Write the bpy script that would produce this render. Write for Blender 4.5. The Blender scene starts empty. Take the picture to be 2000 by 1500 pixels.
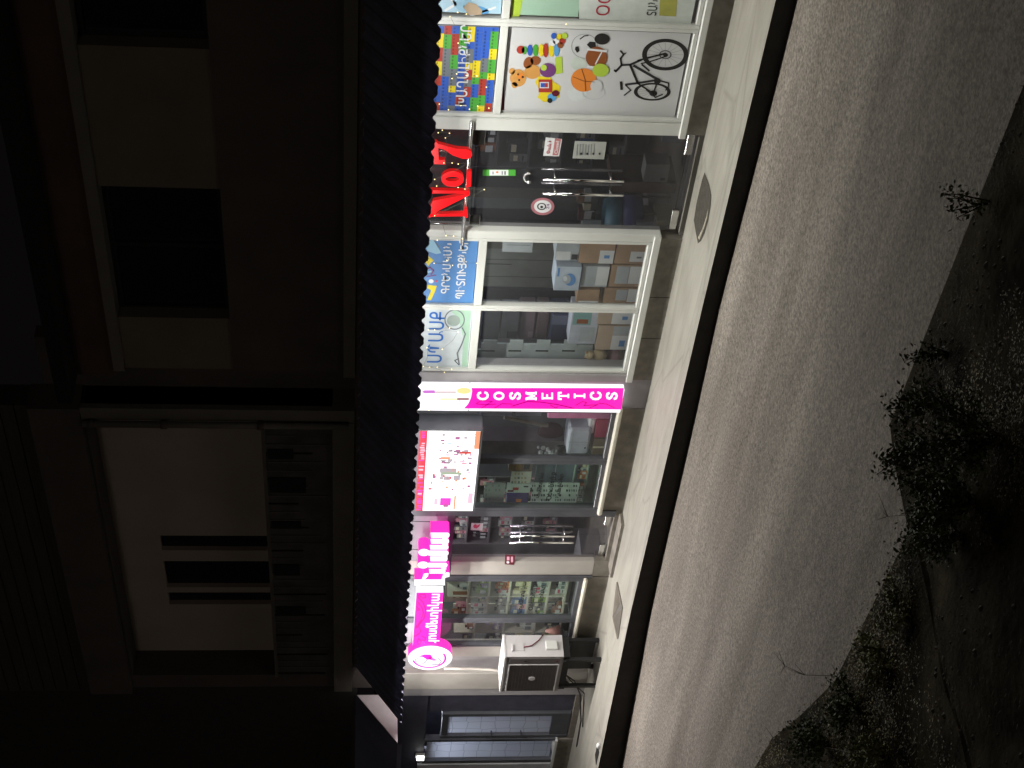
import bpy, math, random
from mathutils import Vector, Matrix
R = random.Random(7)
sc = bpy.context.scene
COL = sc.collection
# ---------------------------------------------------------------- camera
CAM = Vector((0.0, -13.0, 3.65))
AX_R = Vector((0.6758, 0.7370, 0.0133)); AX_D = Vector((0.0813, -0.0566, -0.9951)); AX_W = Vector((-0.7326, 0.6735, -0.0981))
for a in (AX_R, AX_D, AX_W): a.normalize()
cd = bpy.data.cameras.new('camera'); cam = bpy.data.objects.new('camera', cd); COL.objects.link(cam)
m = Matrix((AX_D, AX_R, -AX_W)).transposed().to_4x4(); m.translation = CAM
cam.matrix_world = m
cd.sensor_width = 36; cd.lens = 54; cd.clip_start = .1; cd.clip_end = 2000
sc.camera = cam
# ---------------------------------------------------------------- sky, faint night light
wd = bpy.data.worlds.new('World'); sc.world = wd; wd.use_nodes = True
nt = wd.node_tree; bg = nt.nodes['Background']
bg.inputs[0].default_value = (.60, .50, .50, 1); bg.inputs[1].default_value = .0045
sl = bpy.data.lights.new('town_glow', 'SUN'); sl.energy = .095; sl.angle = math.radians(12); sl.color = (1, .84, .68)
so = bpy.data.objects.new('town_glow', sl); COL.objects.link(so)
so.rotation_euler = Vector((-.35, .9, -.12)).to_track_quat('-Z', 'Y').to_euler()
sc.view_settings.view_transform = 'Standard'; sc.view_settings.look = 'None'
sc.view_settings.exposure = 0; sc.view_settings.gamma = 1
sc.cycles.max_bounces = 7; sc.cycles.transparent_max_bounces = 12; sc.cycles.sample_clamp_indirect = 4

# ---------------------------------------------------------------- helpers
def RAY(x, y): return AX_R*((750-y)/3000) + AX_D*((x-1000)/3000) + AX_W
def F(x, y, Y=0):                      # photo point -> (X, Z) on the vertical plane at depth Y
    r = RAY(x, y); t = (Y-CAM.y)/r.y; p = CAM + r*t; return (p.x, p.z)
def G(x, y, Z=0):
    r = RAY(x, y); t = (Z-CAM.z)/r.z; p = CAM + r*t; return (p.x, p.y)
ORG = {}
MATS = {}
def mat(name, col=(.5,.5,.5), rough=.6, metal=0, var=.12, scale=6, bump=0, bscale=60, em=None, ems=0, coat=0, stretch=(1,1,1)):
    if name in MATS: return MATS[name]
    m = bpy.data.materials.new(name); m.use_nodes = True; n = m.node_tree; b = n.nodes['Principled BSDF']
    b.inputs['Roughness'].default_value = rough; b.inputs['Metallic'].default_value = metal
    tc = n.nodes.new('ShaderNodeTexCoord'); mp = n.nodes.new('ShaderNodeMapping'); mp.inputs['Scale'].default_value = stretch
    n.links.new(tc.outputs['Object'], mp.inputs[0])
    no = n.nodes.new('ShaderNodeTexNoise'); no.inputs['Scale'].default_value = scale; no.inputs['Detail'].default_value = 6
    n.links.new(mp.outputs[0], no.inputs['Vector'])
    cr = n.nodes.new('ShaderNodeValToRGB')
    cr.color_ramp.elements[0].position = .3; cr.color_ramp.elements[1].position = .7
    cr.color_ramp.elements[0].color = tuple(c*(1-var) for c in col)+(1,); cr.color_ramp.elements[1].color = tuple(min(1, c*(1+var)) for c in col)+(1,)
    n.links.new(no.outputs[0], cr.inputs[0]); n.links.new(cr.outputs[0], b.inputs['Base Color'])
    if bump:
        n2 = n.nodes.new('ShaderNodeTexNoise'); n2.inputs['Scale'].default_value = bscale; n2.inputs['Detail'].default_value = 8
        n.links.new(tc.outputs['Object'], n2.inputs['Vector'])
        bp = n.nodes.new('ShaderNodeBump'); bp.inputs['Strength'].default_value = bump; bp.inputs['Distance'].default_value = .02
        n.links.new(n2.outputs[0], bp.inputs['Height']); n.links.new(bp.outputs[0], b.inputs['Normal'])
    if em: b.inputs['Emission Color'].default_value = em+(1,); b.inputs['Emission Strength'].default_value = ems
    if coat: b.inputs['Coat Weight'].default_value = coat
    MATS[name] = m; return m
def C(r, g, b): # sRGB 0-255 -> linear
    return tuple(((c/255)/12.92 if c/255 <= .04045 else ((c/255+.055)/1.055)**2.4) for c in (r, g, b))
def glass(name, tint=(.9,.95,.93), refl=.9, f0=1.45):
    m = bpy.data.materials.new(name); m.use_nodes = True; n = m.node_tree; n.nodes.remove(n.nodes['Principled BSDF'])
    out = n.nodes['Material Output']; t = n.nodes.new('ShaderNodeBsdfTransparent'); t.inputs[0].default_value = tint+(1,)
    g = n.nodes.new('ShaderNodeBsdfGlossy'); g.inputs['Roughness'].default_value = .03; g.inputs[0].default_value = (refl,)*3+(1,)
    lw = n.nodes.new('ShaderNodeLayerWeight'); lw.inputs['Blend'].default_value = .5; pw = n.nodes.new('ShaderNodeMath'); pw.operation = 'POWER'; pw.inputs[1].default_value = 4.5; n.links.new(lw.outputs['Facing'], pw.inputs[0])
    fr = n.nodes.new('ShaderNodeMath'); fr.operation = 'MULTIPLY_ADD'; fr.inputs[1].default_value = .9; fr.inputs[2].default_value = .03; n.links.new(pw.outputs[0], fr.inputs[0])
    mx = n.nodes.new('ShaderNodeMixShader'); n.links.new(fr.outputs[0], mx.inputs[0]); n.links.new(t.outputs[0], mx.inputs[1]); n.links.new(g.outputs[0], mx.inputs[2])
    df = n.nodes.new('ShaderNodeBsdfDiffuse'); df.inputs[0].default_value = (.55,.57,.60,1); mz = n.nodes.new('ShaderNodeMixShader'); mz.inputs[0].default_value = .034
    n.links.new(mx.outputs[0], mz.inputs[1]); n.links.new(df.outputs[0], mz.inputs[2])
    n.links.new(mz.outputs[0], out.inputs[0]); return m

class MB:
    def __init__(s): s.v = []; s.f = []; s.m = []; s.mats = []; s.sm = False
    def mi(s, mt):
        if mt not in s.mats: s.mats.append(mt)
        return s.mats.index(mt)
    def face(s, pts, mt):
        b = len(s.v); s.v += [tuple(p) for p in pts]; s.f.append(tuple(range(b, b+len(pts)))); s.m.append(s.mi(mt)); return s
    def box(s, x0, x1, y0, y1, z0, z1, mt, bev=0):
        if x0 > x1: x0, x1 = x1, x0
        if y0 > y1: y0, y1 = y1, y0
        if z0 > z1: z0, z1 = z1, z0
        i = s.mi(mt)
        if bev:
            b = len(s.v); c = bev
            # chamfered in the XZ outline, good enough for softened front edges
            o = [(x0+c,z0),(x1-c,z0),(x1,z0+c),(x1,z1-c),(x1-c,z1),(x0+c,z1),(x0,z1-c),(x0,z0+c)]
            cx, cz = (x0+x1)/2, (z0+z1)/2
            ins = [(cx+(px-cx)*(1-2*c/max(x1-x0,1e-6)), cz+(pz-cz)*(1-2*c/max(z1-z0,1e-6))) for px, pz in o]
            rings = [[(px,y1,pz) for px,pz in o],[(px,y0+c,pz) for px,pz in o],[(px,y0,pz) for px,pz in ins]]
            for r in rings: s.v += r
            for k in range(2):
                for j in range(8): s.f.append((b+k*8+j, b+k*8+(j+1)%8, b+(k+1)*8+(j+1)%8, b+(k+1)*8+j)); s.m.append(i)
            s.f.append(tuple(b+16+j for j in range(8))); s.m.append(i); s.f.append(tuple(b+j for j in range(7,-1,-1))); s.m.append(i)
            return s
        b = len(s.v)
        s.v += [(x0,y0,z0),(x1,y0,z0),(x1,y1,z0),(x0,y1,z0),(x0,y0,z1),(x1,y0,z1),(x1,y1,z1),(x0,y1,z1)]
        for q in ((0,3,2,1),(4,5,6,7),(0,1,5,4),(1,2,6,5),(2,3,7,6),(3,0,4,7)): s.f.append(tuple(b+k for k in q)); s.m.append(i)
        return s
    def prism(s, pts, y0, y1, mt, side=None):    # outline in XZ, extruded from y0 (front) to y1
        i = s.mi(mt); k = s.mi(side or mt); n = len(pts); b = len(s.v)
        s.v += [(x, y0, z) for x, z in pts] + [(x, y1, z) for x, z in pts]
        s.f.append(tuple(range(b, b+n))); s.m.append(i); s.f.append(tuple(range(b+2*n-1, b+n-1, -1))); s.m.append(k)
        for j in range(n): s.f.append((b+j, b+n+j, b+n+(j+1)%n, b+(j+1)%n)); s.m.append(k)
        return s
    def tube(s, pts, r, mt, n=8, r2=None):
        i = s.mi(mt); pts = [Vector(p) for p in pts]; rings = []
        for k, p in enumerate(pts):
            d = (pts[min(k+1,len(pts)-1)]-pts[max(k-1,0)]).normalized()
            u = d.cross(Vector((0,0,1)) if abs(d.z) < .9 else Vector((1,0,0))).normalized(); w = d.cross(u)
            rr = r if r2 is None else r+(r2-r)*k/(len(pts)-1)
            b = len(s.v); s.v += [tuple(p+u*rr*math.cos(2*math.pi*j/n)+w*rr*math.sin(2*math.pi*j/n)) for j in range(n)]; rings.append(b)
        for a, c in zip(rings, rings[1:]):
            for j in range(n): s.f.append((a+j, a+(j+1)%n, c+(j+1)%n, c+j)); s.m.append(i)
        s.f.append(tuple(rings[0]+j for j in range(n-1,-1,-1))); s.m.append(i); s.f.append(tuple(rings[-1]+j for j in range(n))); s.m.append(i)
        return s
    def ball(s, c, r, mt, n=8, sq=(1,1,1)):
        i = s.mi(mt); b = len(s.v); h = n//2
        s.v.append((c[0],c[1],c[2]+r*sq[2]))
        for a in range(1, h):
            t = math.pi*a/h
            for j in range(n): p = 2*math.pi*j/n; s.v.append((c[0]+r*sq[0]*math.sin(t)*math.cos(p), c[1]+r*sq[1]*math.sin(t)*math.sin(p), c[2]+r*sq[2]*math.cos(t)))
        s.v.append((c[0],c[1],c[2]-r*sq[2])); e = len(s.v)-1
        for j in range(n):
            s.f.append((b, b+1+j, b+1+(j+1)%n)); s.m.append(i)
            s.f.append((e, e-n+(j+1)%n, e-n+j)); s.m.append(i)
        for a in range(h-2):
            for j in range(n): q = b+1+a*n; s.f.append((q+j, q+n+j, q+n+(j+1)%n, q+(j+1)%n)); s.m.append(i)
        return s
    # flat art, coordinates in photo pixels laid on the plane Y
    def ap(s, px, Y, mt): return s.face([(F(x,y,Y)[0], Y, F(x,y,Y)[1]) for x, y in px], mt)
    def ar(s, x0, y0, x1, y1, Y, mt): return s.ap([(x0,y0),(x1,y0),(x1,y1),(x0,y1)], Y, mt)
    def ae(s, cx, cy, rx, ry, Y, mt, n=20, rot=0):
        c, q = math.cos(rot), math.sin(rot)
        return s.ap([(cx+rx*math.cos(t)*c-ry*math.sin(t)*q, cy+rx*math.cos(t)*q+ry*math.sin(t)*c) for t in [2*math.pi*k/n for k in range(n)]], Y, mt)
    def ring(s, cx, cy, rx, ry, w, Y, mt, n=28, a0=0, a1=2*math.pi):
        for k in range(n):
            t, u = a0+(a1-a0)*k/n, a0+(a1-a0)*(k+1)/n
            s.ap([(cx+rx*math.cos(t), cy+ry*math.sin(t)), (cx+rx*math.cos(u), cy+ry*math.sin(u)),
                  (cx+(rx-w)*math.cos(u), cy+(ry-w*ry/rx)*math.sin(u)), (cx+(rx-w)*math.cos(t), cy+(ry-w*ry/rx)*math.sin(t))], Y, mt)
        return s
    def al(s, pts, w, Y, mt):          # stroked polyline in pixels
        for (a, b), (c, d) in zip(pts, pts[1:]):
            L = math.hypot(c-a, d-b) or 1; ux, uy = (c-a)/L, (d-b)/L; nx, ny = -uy*w/2, ux*w/2; e = w*.25
            s.ap([(a+nx-ux*e, b+ny-uy*e), (c+nx+ux*e, d+ny+uy*e), (c-nx+ux*e, d-ny+uy*e), (a-nx-ux*e, b-ny-uy*e)], Y, mt)
        return s
    def build(s, name, parent=None, smooth=False):
        me = bpy.data.meshes.new(name)
        if parent is not None: o0 = ORG[parent.name]
        else:
            xs = [p[0] for p in s.v]; ys = [p[1] for p in s.v]; zs = [p[2] for p in s.v]
            o0 = Vector(((min(xs)+max(xs))/2, (min(ys)+max(ys))/2, min(zs)))
        me.from_pydata([(x-o0.x, y-o0.y, z-o0.z) for x, y, z in s.v], [], s.f)
        for mt in s.mats: me.materials.append(mt)
        me.polygons.foreach_set('material_index', s.m)
        if smooth: me.polygons.foreach_set('use_smooth', [True]*len(s.f))
        me.update(); o = bpy.data.objects.new(name, me); COL.objects.link(o); ORG[o.name] = o0
        if parent is not None: o.parent = parent
        else: o.location = o0
        return o
def thing(name, loc, label, cat, group=None):
    o = bpy.data.objects.new(name, None); COL.objects.link(o); o.location = loc; o.empty_display_size = .2
    ORG[o.name] = Vector(loc); return tag(o, label, cat, group)
def tag(o, label=None, cat=None, group=None, kind=None):
    if label: o['label'] = label
    if cat: o['category'] = cat
    if group: o['group'] = group
    if kind: o['kind'] = kind
    return o
def text(s, box, Y, mt, parent, name='lettering', bold=0, depth=.001, side=None, space=1):
    """box = pixel rectangle (x_top, y_left, x_bottom, y_right): x grows downwards in the place, y grows to the left"""
    cu = bpy.data.curves.new('t', 'FONT'); cu.body = s; cu.offset = bold; cu.space_character = space; cu.resolution_u = 3
    cu.extrude = 0
    t = bpy.data.objects.new('t', cu); COL.objects.link(t)
    bpy.context.view_layer.update()
    dg = bpy.context.evaluated_depsgraph_get(); me = bpy.data.meshes.new_from_object(t.evaluated_get(dg))
    bpy.data.objects.remove(t)
    vs = [v.co.copy() for v in me.vertices]; fs = [tuple(p.vertices) for p in me.polygons]
    x0 = min(v.x for v in vs); x1 = max(v.x for v in vs); z0 = min(v.y for v in vs); z1 = max(v.y for v in vs)
    xt, yl, xb, yr = box
    A = F((xt+xb)/2, yl, Y)[0]; B = F((xt+xb)/2, yr, Y)[0]; T = F(xt, (yl+yr)/2, Y)[1]; D = F(xb, (yl+yr)/2, Y)[1]
    b = MB(); i = b.mi(mt)
    P = [(A+(v.x-x0)/(x1-x0)*(B-A), Y, D+(v.y-z0)/(z1-z0)*(T-D)) for v in vs]
    b.v = P; b.f = fs; b.m = [i]*len(fs)
    bpy.data.meshes.remove(me)
    if depth > .002:
        k = b.mi(side or mt); n = len(P); b.v = P+[(x, Y+depth, z) for x, _, z in P]
        ed = {}
        for f in fs:
            for a, c in zip(f, f[1:]+f[:1]): ed[(a, c)] = 1
        for a, c in ed:
            if (c, a) not in ed: b.f.append((a, n+a, n+c, c)); b.m.append(k)
    return b.build(name, parent)

# ---------------------------------------------------------------- materials
def simple(n, rgb, rough=.5, **k): return mat(n, C(*rgb), rough, **k)
WHITE = mat('white_powder_coat', (.66,.68,.66), .35, var=.05, scale=3)
GREYF = mat('grey_aluminium', (.10,.105,.12), .4, metal=.2, var=.12)
BEIGE = mat('beige_cladding', (.42,.40,.37), .5, var=.1, scale=3, bump=.05)
SILVER = mat('brushed_steel', (.6,.6,.6), .25, metal=1, var=.1)
CHROME = mat('polished_steel', (.8,.8,.8), .12, metal=1, var=.02)
GRAN = mat('base_stone', (.20,.185,.16), .7, var=.22, scale=9, bump=.2, bscale=40)
GRAN2 = mat('shop_base_stone', (.20,.185,.16), .7, var=.25, scale=5, bump=.2, bscale=30)
PILA = mat('grey_render', (.33,.32,.335), .7, var=.1, scale=4, bump=.1)
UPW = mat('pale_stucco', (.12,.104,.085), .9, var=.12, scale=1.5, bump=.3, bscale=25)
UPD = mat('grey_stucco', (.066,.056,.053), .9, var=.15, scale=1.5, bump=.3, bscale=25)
LEDGE = mat('ledge_concrete', (.115,.11,.10), .85, var=.12, scale=2, bump=.3)
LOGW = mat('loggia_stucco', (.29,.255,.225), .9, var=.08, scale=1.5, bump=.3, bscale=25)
BRICKR = mat('brown_fascia', (.06,.036,.028), .8, var=.25, scale=2, bump=.3)
SIDING = mat('dark_siding', (.04,.035,.032), .8, var=.3, scale=3, stretch=(.3,1,12), bump=.2)
DARK = mat('dark_void', (.012,.012,.015), .7, var=.2)
DGLASS = mat('dark_window_glass', (.012,.012,.016), .08, var=.1)
BLACK = mat('black_metal', (.015,.015,.016), .45, var=.1)
BLKP = mat('black_print', (.012,.012,.012), .6, var=.02)
PANE = glass('clear_glass', (.95,.96,.96))
PANEG = glass('green_tinted_glass', (.88,.95,.91))
DOORG = glass('smoked_glass', (.74,.74,.76))
ROOM = mat('room_paint', (.17,.165,.18), .8, var=.15, scale=1)
ROOMF = mat('room_floor', (.10,.085,.075), .5, var=.2, scale=3)
CARD = mat('brown_cardboard', (.33,.22,.14), .85, var=.15, scale=5)
CARD2 = mat('pale_cardboard', (.42,.33,.25), .85, var=.12, scale=5)
PAPW = mat('white_paper', (.62,.64,.66), .6, var=.05)
PAPG = mat('grey_paper', (.36,.40,.43), .6, var=.08)
SHELF = mat('cream_shelf', (.62,.58,.50), .5, var=.06)
PWHITE = mat('poster_white', (.60,.62,.64), .45, var=.03, scale=2)
pal = {}
def pc(n):
    T = dict(red=(170,58,45), yellow=(225,205,40), blue=(48,92,190), green=(75,165,60), grey=(110,118,125), brown=(140,80,40),
             orange=(225,135,55), skyblue=(150,195,220), pblue=(84,135,195), paleblue=(170,205,225), mint=(165,200,180), lime=(175,205,70),
             white=(222,226,230), black=(14,14,15), purple=(110,60,120), dpurple=(50,35,95), tan=(205,150,80), pink=(205,80,115), palepink=(222,170,190),
             sand=(185,165,140), bluetext=(40,105,190), redfr=(170,45,65), lblue=(90,160,215), dgrey=(45,47,52), cyan=(70,150,160), cream=(225,220,190), maroon=(95,20,40), wood=(150,110,75))
    return simple('print_'+n, T[n], .5, var=.04)

# ---------------------------------------------------------------- ground
def rz(X):  # road level, falling away to the left
    pts = [(-60,-.9),(-21,-.36),(-17.2,-.266),(-11.4,-.185),(-7.5,-.187),(40,-.2)]
    for (a, za), (b, zb) in zip(pts, pts[1:]):
        if X <= b: return za+(zb-za)*(X-a)/(b-a)
    return -.2
def ky(X):  # kerb line
    pts = [(-60,-4.0),(-21,-1.72),(-17.2,-1.45),(-11.4,-1.36),(-7.5,-1.335),(40,-1.3)]
    for (a, za), (b, zb) in zip(pts, pts[1:]):
        if X <= b: return za+(zb-za)*(X-a)/(b-a)
    return -1.3
def edge(X):  # far side of the road
    pts = [(-60,-5.4),(-20,-5.4),(-16,-5.6),(-13.2,-5.88),(-12.4,-6.0),(-11.4,-6.34),(-10.4,-6.62),(-8.75,-6.70),(-8.25,-6.73),(-8.18,-5.90),(2,-5.84),(40,-5.8)]
    for (a, za), (b, zb) in zip(pts, pts[1:]):
        if X <= b: return za+(zb-za)*(X-a)/(b-a)
    return -5
def asphalt():
    m = bpy.data.materials.new('asphalt'); m.use_nodes = True; n = m.node_tree; b = n.nodes['Principled BSDF']; L = n.links.new
    tc = n.nodes.new('ShaderNodeTexCoord'); b.inputs['Roughness'].default_value = .85; b.inputs['Specular IOR Level'].default_value = .25
    def noise(sc_, det, st=(1,1,1)):
        mp = n.nodes.new('ShaderNodeMapping'); mp.inputs['Scale'].default_value = st; L(tc.outputs['Object'], mp.inputs[0])
        o = n.nodes.new('ShaderNodeTexNoise'); o.inputs['Scale'].default_value = sc_; o.inputs['Detail'].default_value = det; L(mp.outputs[0], o.inputs['Vector']); return o.outputs[0]
    def ramp(f, p0, c0, p1, c1):
        r = n.nodes.new('ShaderNodeValToRGB'); r.color_ramp.elements[0].position = p0; r.color_ramp.elements[1].position = p1
        r.color_ramp.elements[0].color = tuple(c0)+(1,); r.color_ramp.elements[1].color = tuple(c1)+(1,); L(f, r.inputs[0]); return r.outputs[0]
    def mix(f, a, c, mode='MIX'):
        x = n.nodes.new('ShaderNodeMix'); x.data_type = 'RGBA'; x.blend_type = mode
        if isinstance(f, float): x.inputs[0].default_value = f
        else: L(f, x.inputs[0])
        L(a, x.inputs[6]); L(c, x.inputs[7]); return x.outputs[2]
    base = ramp(noise(1.1, 5, (.35,1.4,1)), .3, (.315,.280,.250), .7, (.49,.445,.402))
    grain = ramp(noise(30, 7), .31, (.40,.40,.40), .70, (.97,.96,.94))
    c = mix(1.0, base, grain, 'MULTIPLY')
    tr = ramp(noise(.9, 3, (.12,2.2,1)), .38, (.80,.79,.78), .60, (1.0,1.0,1.0)); c = mix(1.0, c, tr, 'MULTIPLY')
    fl = ramp(noise(60, 1), .68, (0,0,0), .73, (1,1,1)); lite = n.nodes.new('ShaderNodeRGB'); lite.outputs[0].default_value = (.3,.29,.26,1)
    c = mix(fl, c, lite.outputs[0])
    at = n.nodes.new('ShaderNodeAttribute'); at.attribute_name = 'dust'
    nn = noise(2.2, 7, (.5,1.6,1))
    add = n.nodes.new('ShaderNodeMath'); add.operation = 'ADD'; add.operation = 'MULTIPLY_ADD'; L(nn, add.inputs[0]); add.inputs[1].default_value = 1.5; L(at.outputs['Fac'], add.inputs[2])
    d = ramp(add.outputs[0], 1.12, (0,0,0), 1.5, (1,1,1)); sand = n.nodes.new('ShaderNodeRGB'); sand.outputs[0].default_value = (.42,.385,.32,1)
    c = mix(d, c, sand.outputs[0])
    mult = n.nodes.new('ShaderNodeMix'); mult.data_type = 'RGBA'; mult.blend_type = 'MULTIPLY'; mult.inputs[0].default_value = 1
    g2 = ramp(noise(55, 3), .32, (.62,.62,.62), .7, (1,1,1)); L(c, mult.inputs[6]); L(g2, mult.inputs[7]); L(mult.outputs[2], b.inputs['Base Color'])
    bp = n.nodes.new('ShaderNodeBump'); bp.inputs['Strength'].default_value = .4; bp.inputs['Distance'].default_value = .02
    L(noise(50, 6), bp.inputs['Height']); L(bp.outputs[0], b.inputs['Normal']); return m
ASPH = asphalt()
xs = sorted(set([-60+i*.5 for i in range(0, 161)]+[-16+i*.1 for i in range(0, 125)])); xs = [x for x in xs if x <= 20]
def strip(name, fy0, fy1, ny, mt, zf):
    v = []; f = []; 
    for X in xs:
        for k in range(ny+1):
            t = k/ny; Y = fy0(X)+(fy1(X)-fy0(X))*t; v.append((X, Y, zf(X, Y)))
    for i in range(len(xs)-1):
        for k in range(ny): a = i*(ny+1)+k; f.append((a, a+1, a+ny+2, a+ny+1))
    me = bpy.data.meshes.new(name); me.from_pydata(v, [], f); me.materials.append(mt); me.update()
    o = bpy.data.objects.new(name, me); COL.objects.link(o); tag(o, kind='structure'); return o
road = strip('road', lambda X: edge(X)-.4, lambda X: ky(X)+.02, 24, ASPH, lambda X, Y: rz(X)+.004*math.sin(X*1.3+Y*2))
at = road.data.attributes.new('dust', 'FLOAT', 'POINT')
at.data.foreach_set('value', [max(0, 1-((ky(v.co.x)-v.co.y)/.55))*.95 for v in road.data.vertices])
SOIL = mat('dark_soil', (.034,.029,.018), .95, var=.8, scale=3, bump=.5, bscale=14)
SOIL.node_tree.nodes['Principled BSDF'].inputs['Specular IOR Level'].default_value = .02
def soilz(X, Y):
    d = edge(X)-Y
    return rz(X)+.03+max(0, d)*.03+.05*math.sin(X*2.1+Y*1.7)*math.sin(Y*2.9)*min(1, max(0, d))
soil = strip('soil_verge', lambda X: edge(X)-7.5, lambda X: edge(X)+.0, 150, SOIL, soilz)
strip('far_soil', lambda X: -60, lambda X: edge(X)-7.5, 10, SOIL, lambda X, Y: soilz(X, edge(X)-7.5))
g = MB().face([(-400,-400,-1.6),(400,-400,-1.6),(400,400,-1.6),(-400,400,-1.6)], SOIL).build('ground'); tag(g, kind='structure')
# kerb stones: dark face
KERB = mat('dark_kerb_stone', (.022,.021,.020), .8, var=.3, scale=6, bump=.2)
b = MB()
for X0, X1 in zip(xs, xs[1:]):
    for k in (0,):
        a0, a1 = ky(X0), ky(X1)
        b.face([(X0,a0,-.004),(X1,a1,-.004),(X1,a1,rz(X1)-.1),(X0,a0,rz(X0)-.1)], KERB)
        b.face([(X0,a0,-.004),(X1,a1,-.004),(X1,a1+.15,-.004),(X0,a0+.15,-.004)], KERB)
o = b.build('kerb'); tag(o, kind='structure')
WALK = bpy.data.materials.new('pavement_concrete'); WALK.use_nodes = True
def walkmat():
    n = WALK.node_tree; b = n.nodes['Principled BSDF']; L = n.links.new; b.inputs['Roughness'].default_value = .55
    tc = n.nodes.new('ShaderNodeTexCoord'); mp = n.nodes.new('ShaderNodeMapping'); mp.inputs['Scale'].default_value = (.45,2.0,1); mp.inputs['Rotation'].default_value = (0,0,.15); L(tc.outputs['Object'], mp.inputs[0])
    no = n.nodes.new('ShaderNodeTexNoise'); no.inputs['Scale'].default_value = 2.2; no.inputs['Detail'].default_value = 9; no.inputs['Roughness'].default_value = .6; no.inputs['Distortion'].default_value = .6; L(mp.outputs[0], no.inputs['Vector'])
    r = n.nodes.new('ShaderNodeValToRGB'); e = r.color_ramp.elements; e[0].position = .25; e[0].color = (.24,.23,.20,1); e[1].position = .72; e[1].color = (.37,.36,.32,1); L(no.outputs[0], r.inputs[0])
    vo = n.nodes.new('ShaderNodeTexVoronoi'); vo.feature = 'DISTANCE_TO_EDGE'; vo.inputs['Scale'].default_value = .9; L(mp.outputs[0], vo.inputs['Vector'])
    r2 = n.nodes.new('ShaderNodeValToRGB'); r2.color_ramp.elements[0].position = 0; r2.color_ramp.elements[0].color = (.78,.78,.78,1); r2.color_ramp.elements[1].position = .02; r2.color_ramp.elements[1].color = (1,1,1,1); L(vo.outputs[0], r2.inputs[0])
    mx = n.nodes.new('ShaderNodeMix'); mx.data_type = 'RGBA'; mx.blend_type = 'MULTIPLY'; mx.inputs[0].default_value = 1; L(r.outputs[0], mx.inputs[6]); L(r2.outputs[0], mx.inputs[7]); L(mx.outputs[2], b.inputs['Base Color'])
    bp = n.nodes.new('ShaderNodeBump'); bp.inputs['Strength'].default_value = .15; bp.inputs['Distance'].default_value = .02
    n2 = n.nodes.new('ShaderNodeTexNoise'); n2.inputs['Scale'].default_value = 40; n2.inputs['Detail'].default_value = 8; L(tc.outputs['Object'], n2.inputs['Vector']); L(n2.outputs[0], bp.inputs['Height']); L(bp.outputs[0], b.inputs['Normal'])
walkmat()
strip('pavement', lambda X: ky(X)-.012, lambda X: .35, 4, WALK, lambda X, Y: 0)

# ---------------------------------------------------------------- the shop building
BW = thing('shop_building', (-16, 0, 0), 'two-storey building with white framed shopfronts below and dark balconies above', 'building')
def part(b, name, label=None, parent=None, smooth=False):
    o = b.build(name, parent or BW, smooth)
    if label: o['label'] = label
    return o
# upper storeys ------------------------------------------------
XR = -2.0
gapR = F(400, 720)[0]; gapL = F(400, 790)[0]              # dark slot between the two halves
w1a, w1b = F(300, 92)[0], -7.2
w2a, w2b = F(320, 620)[0], F(320, 366)[0]
ZB, ZT = 5.20, 6.50
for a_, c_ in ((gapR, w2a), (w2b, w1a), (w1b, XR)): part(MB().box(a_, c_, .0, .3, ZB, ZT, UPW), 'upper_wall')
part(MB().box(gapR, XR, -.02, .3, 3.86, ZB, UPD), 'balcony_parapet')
part(MB().box(gapR-.02, XR, -.10, .3, 3.72, 3.86, LEDGE, 0), 'ledge')
part(MB().box(gapR, XR, -.06, .3, ZT, ZT+.13, LEDGE), 'window_head')
part(MB().box(gapR-.1, XR, -.03, .3, ZT+.13, 7.08, BRICKR), 'fascia')
part(MB().box(gapR-.1, XR, -.5, 6, 7.08, 7.25, BLACK), 'roof')
for k, (a, c) in enumerate(((w2a, w2b), (w1a, w1b))):
    w = part(MB().box(a, c, .22, .26, ZB, ZT, DGLASS), 'window')
    ww = (c-a)
    fr = MB()
    for t in (0, .5, 1): fr.box(a+ww*t-.03, a+ww*t+.03, .17, .22, ZB, ZT, BLACK)
    fr.box(a, c, .165, .225, ZB, ZB+.06, BLACK).box(a, c, .165, .225, ZT-.06, ZT, BLACK)
    fr.build('frame', w)
# slot
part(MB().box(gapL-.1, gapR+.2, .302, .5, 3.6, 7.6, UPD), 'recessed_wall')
part(MB().box(gapL-.22, gapL, -.08, .3, 3.72, 7.2, LEDGE), 'corner_strip')
# left loggia
jR = F(350, 818)[0]; jL = F(400, 1318)[0]; XE = jL-.35; XN = -40
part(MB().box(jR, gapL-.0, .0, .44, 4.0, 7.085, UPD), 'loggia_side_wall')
WLZ = 7.09
wx0, wx1 = F(420, 1180, .45)[0], F(420, 1046, .45)[0]; wz1 = F(320, 1100, .45)[1]; wz0 = 4.6
b = MB().box(XE, wx0, .45, .65, 3.7, WLZ, LOGW).box(wx1, jR+.2, .45, .65, 3.7, WLZ, LOGW).box(wx0, wx1, .45, .65, wz1, WLZ, LOGW).box(wx0, wx1, .45, .65, 3.7, wz0, LOGW)
part(b, 'loggia_wall', 'pale wall at the back of the left balcony')
w = part(MB().box(wx0, wx1, .53, .57, wz0, wz1, DGLASS), 'window', 'balcony window with three dark panes')
fr = MB(); FR = mat('grey_window_frame', (.10,.095,.09), .5)
for ya_, yb_ in ((1096, 1075), (1157, 1147)):
    fr.box(F(420, ya_, .45)[0], F(420, yb_, .45)[0], .452, .53, wz0, wz1, LOGW)
fr.build('frame', w)
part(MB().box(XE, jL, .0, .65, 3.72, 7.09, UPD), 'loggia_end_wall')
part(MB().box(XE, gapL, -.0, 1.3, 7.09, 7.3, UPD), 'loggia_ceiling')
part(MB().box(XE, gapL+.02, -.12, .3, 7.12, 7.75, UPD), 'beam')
b = MB()
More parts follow.
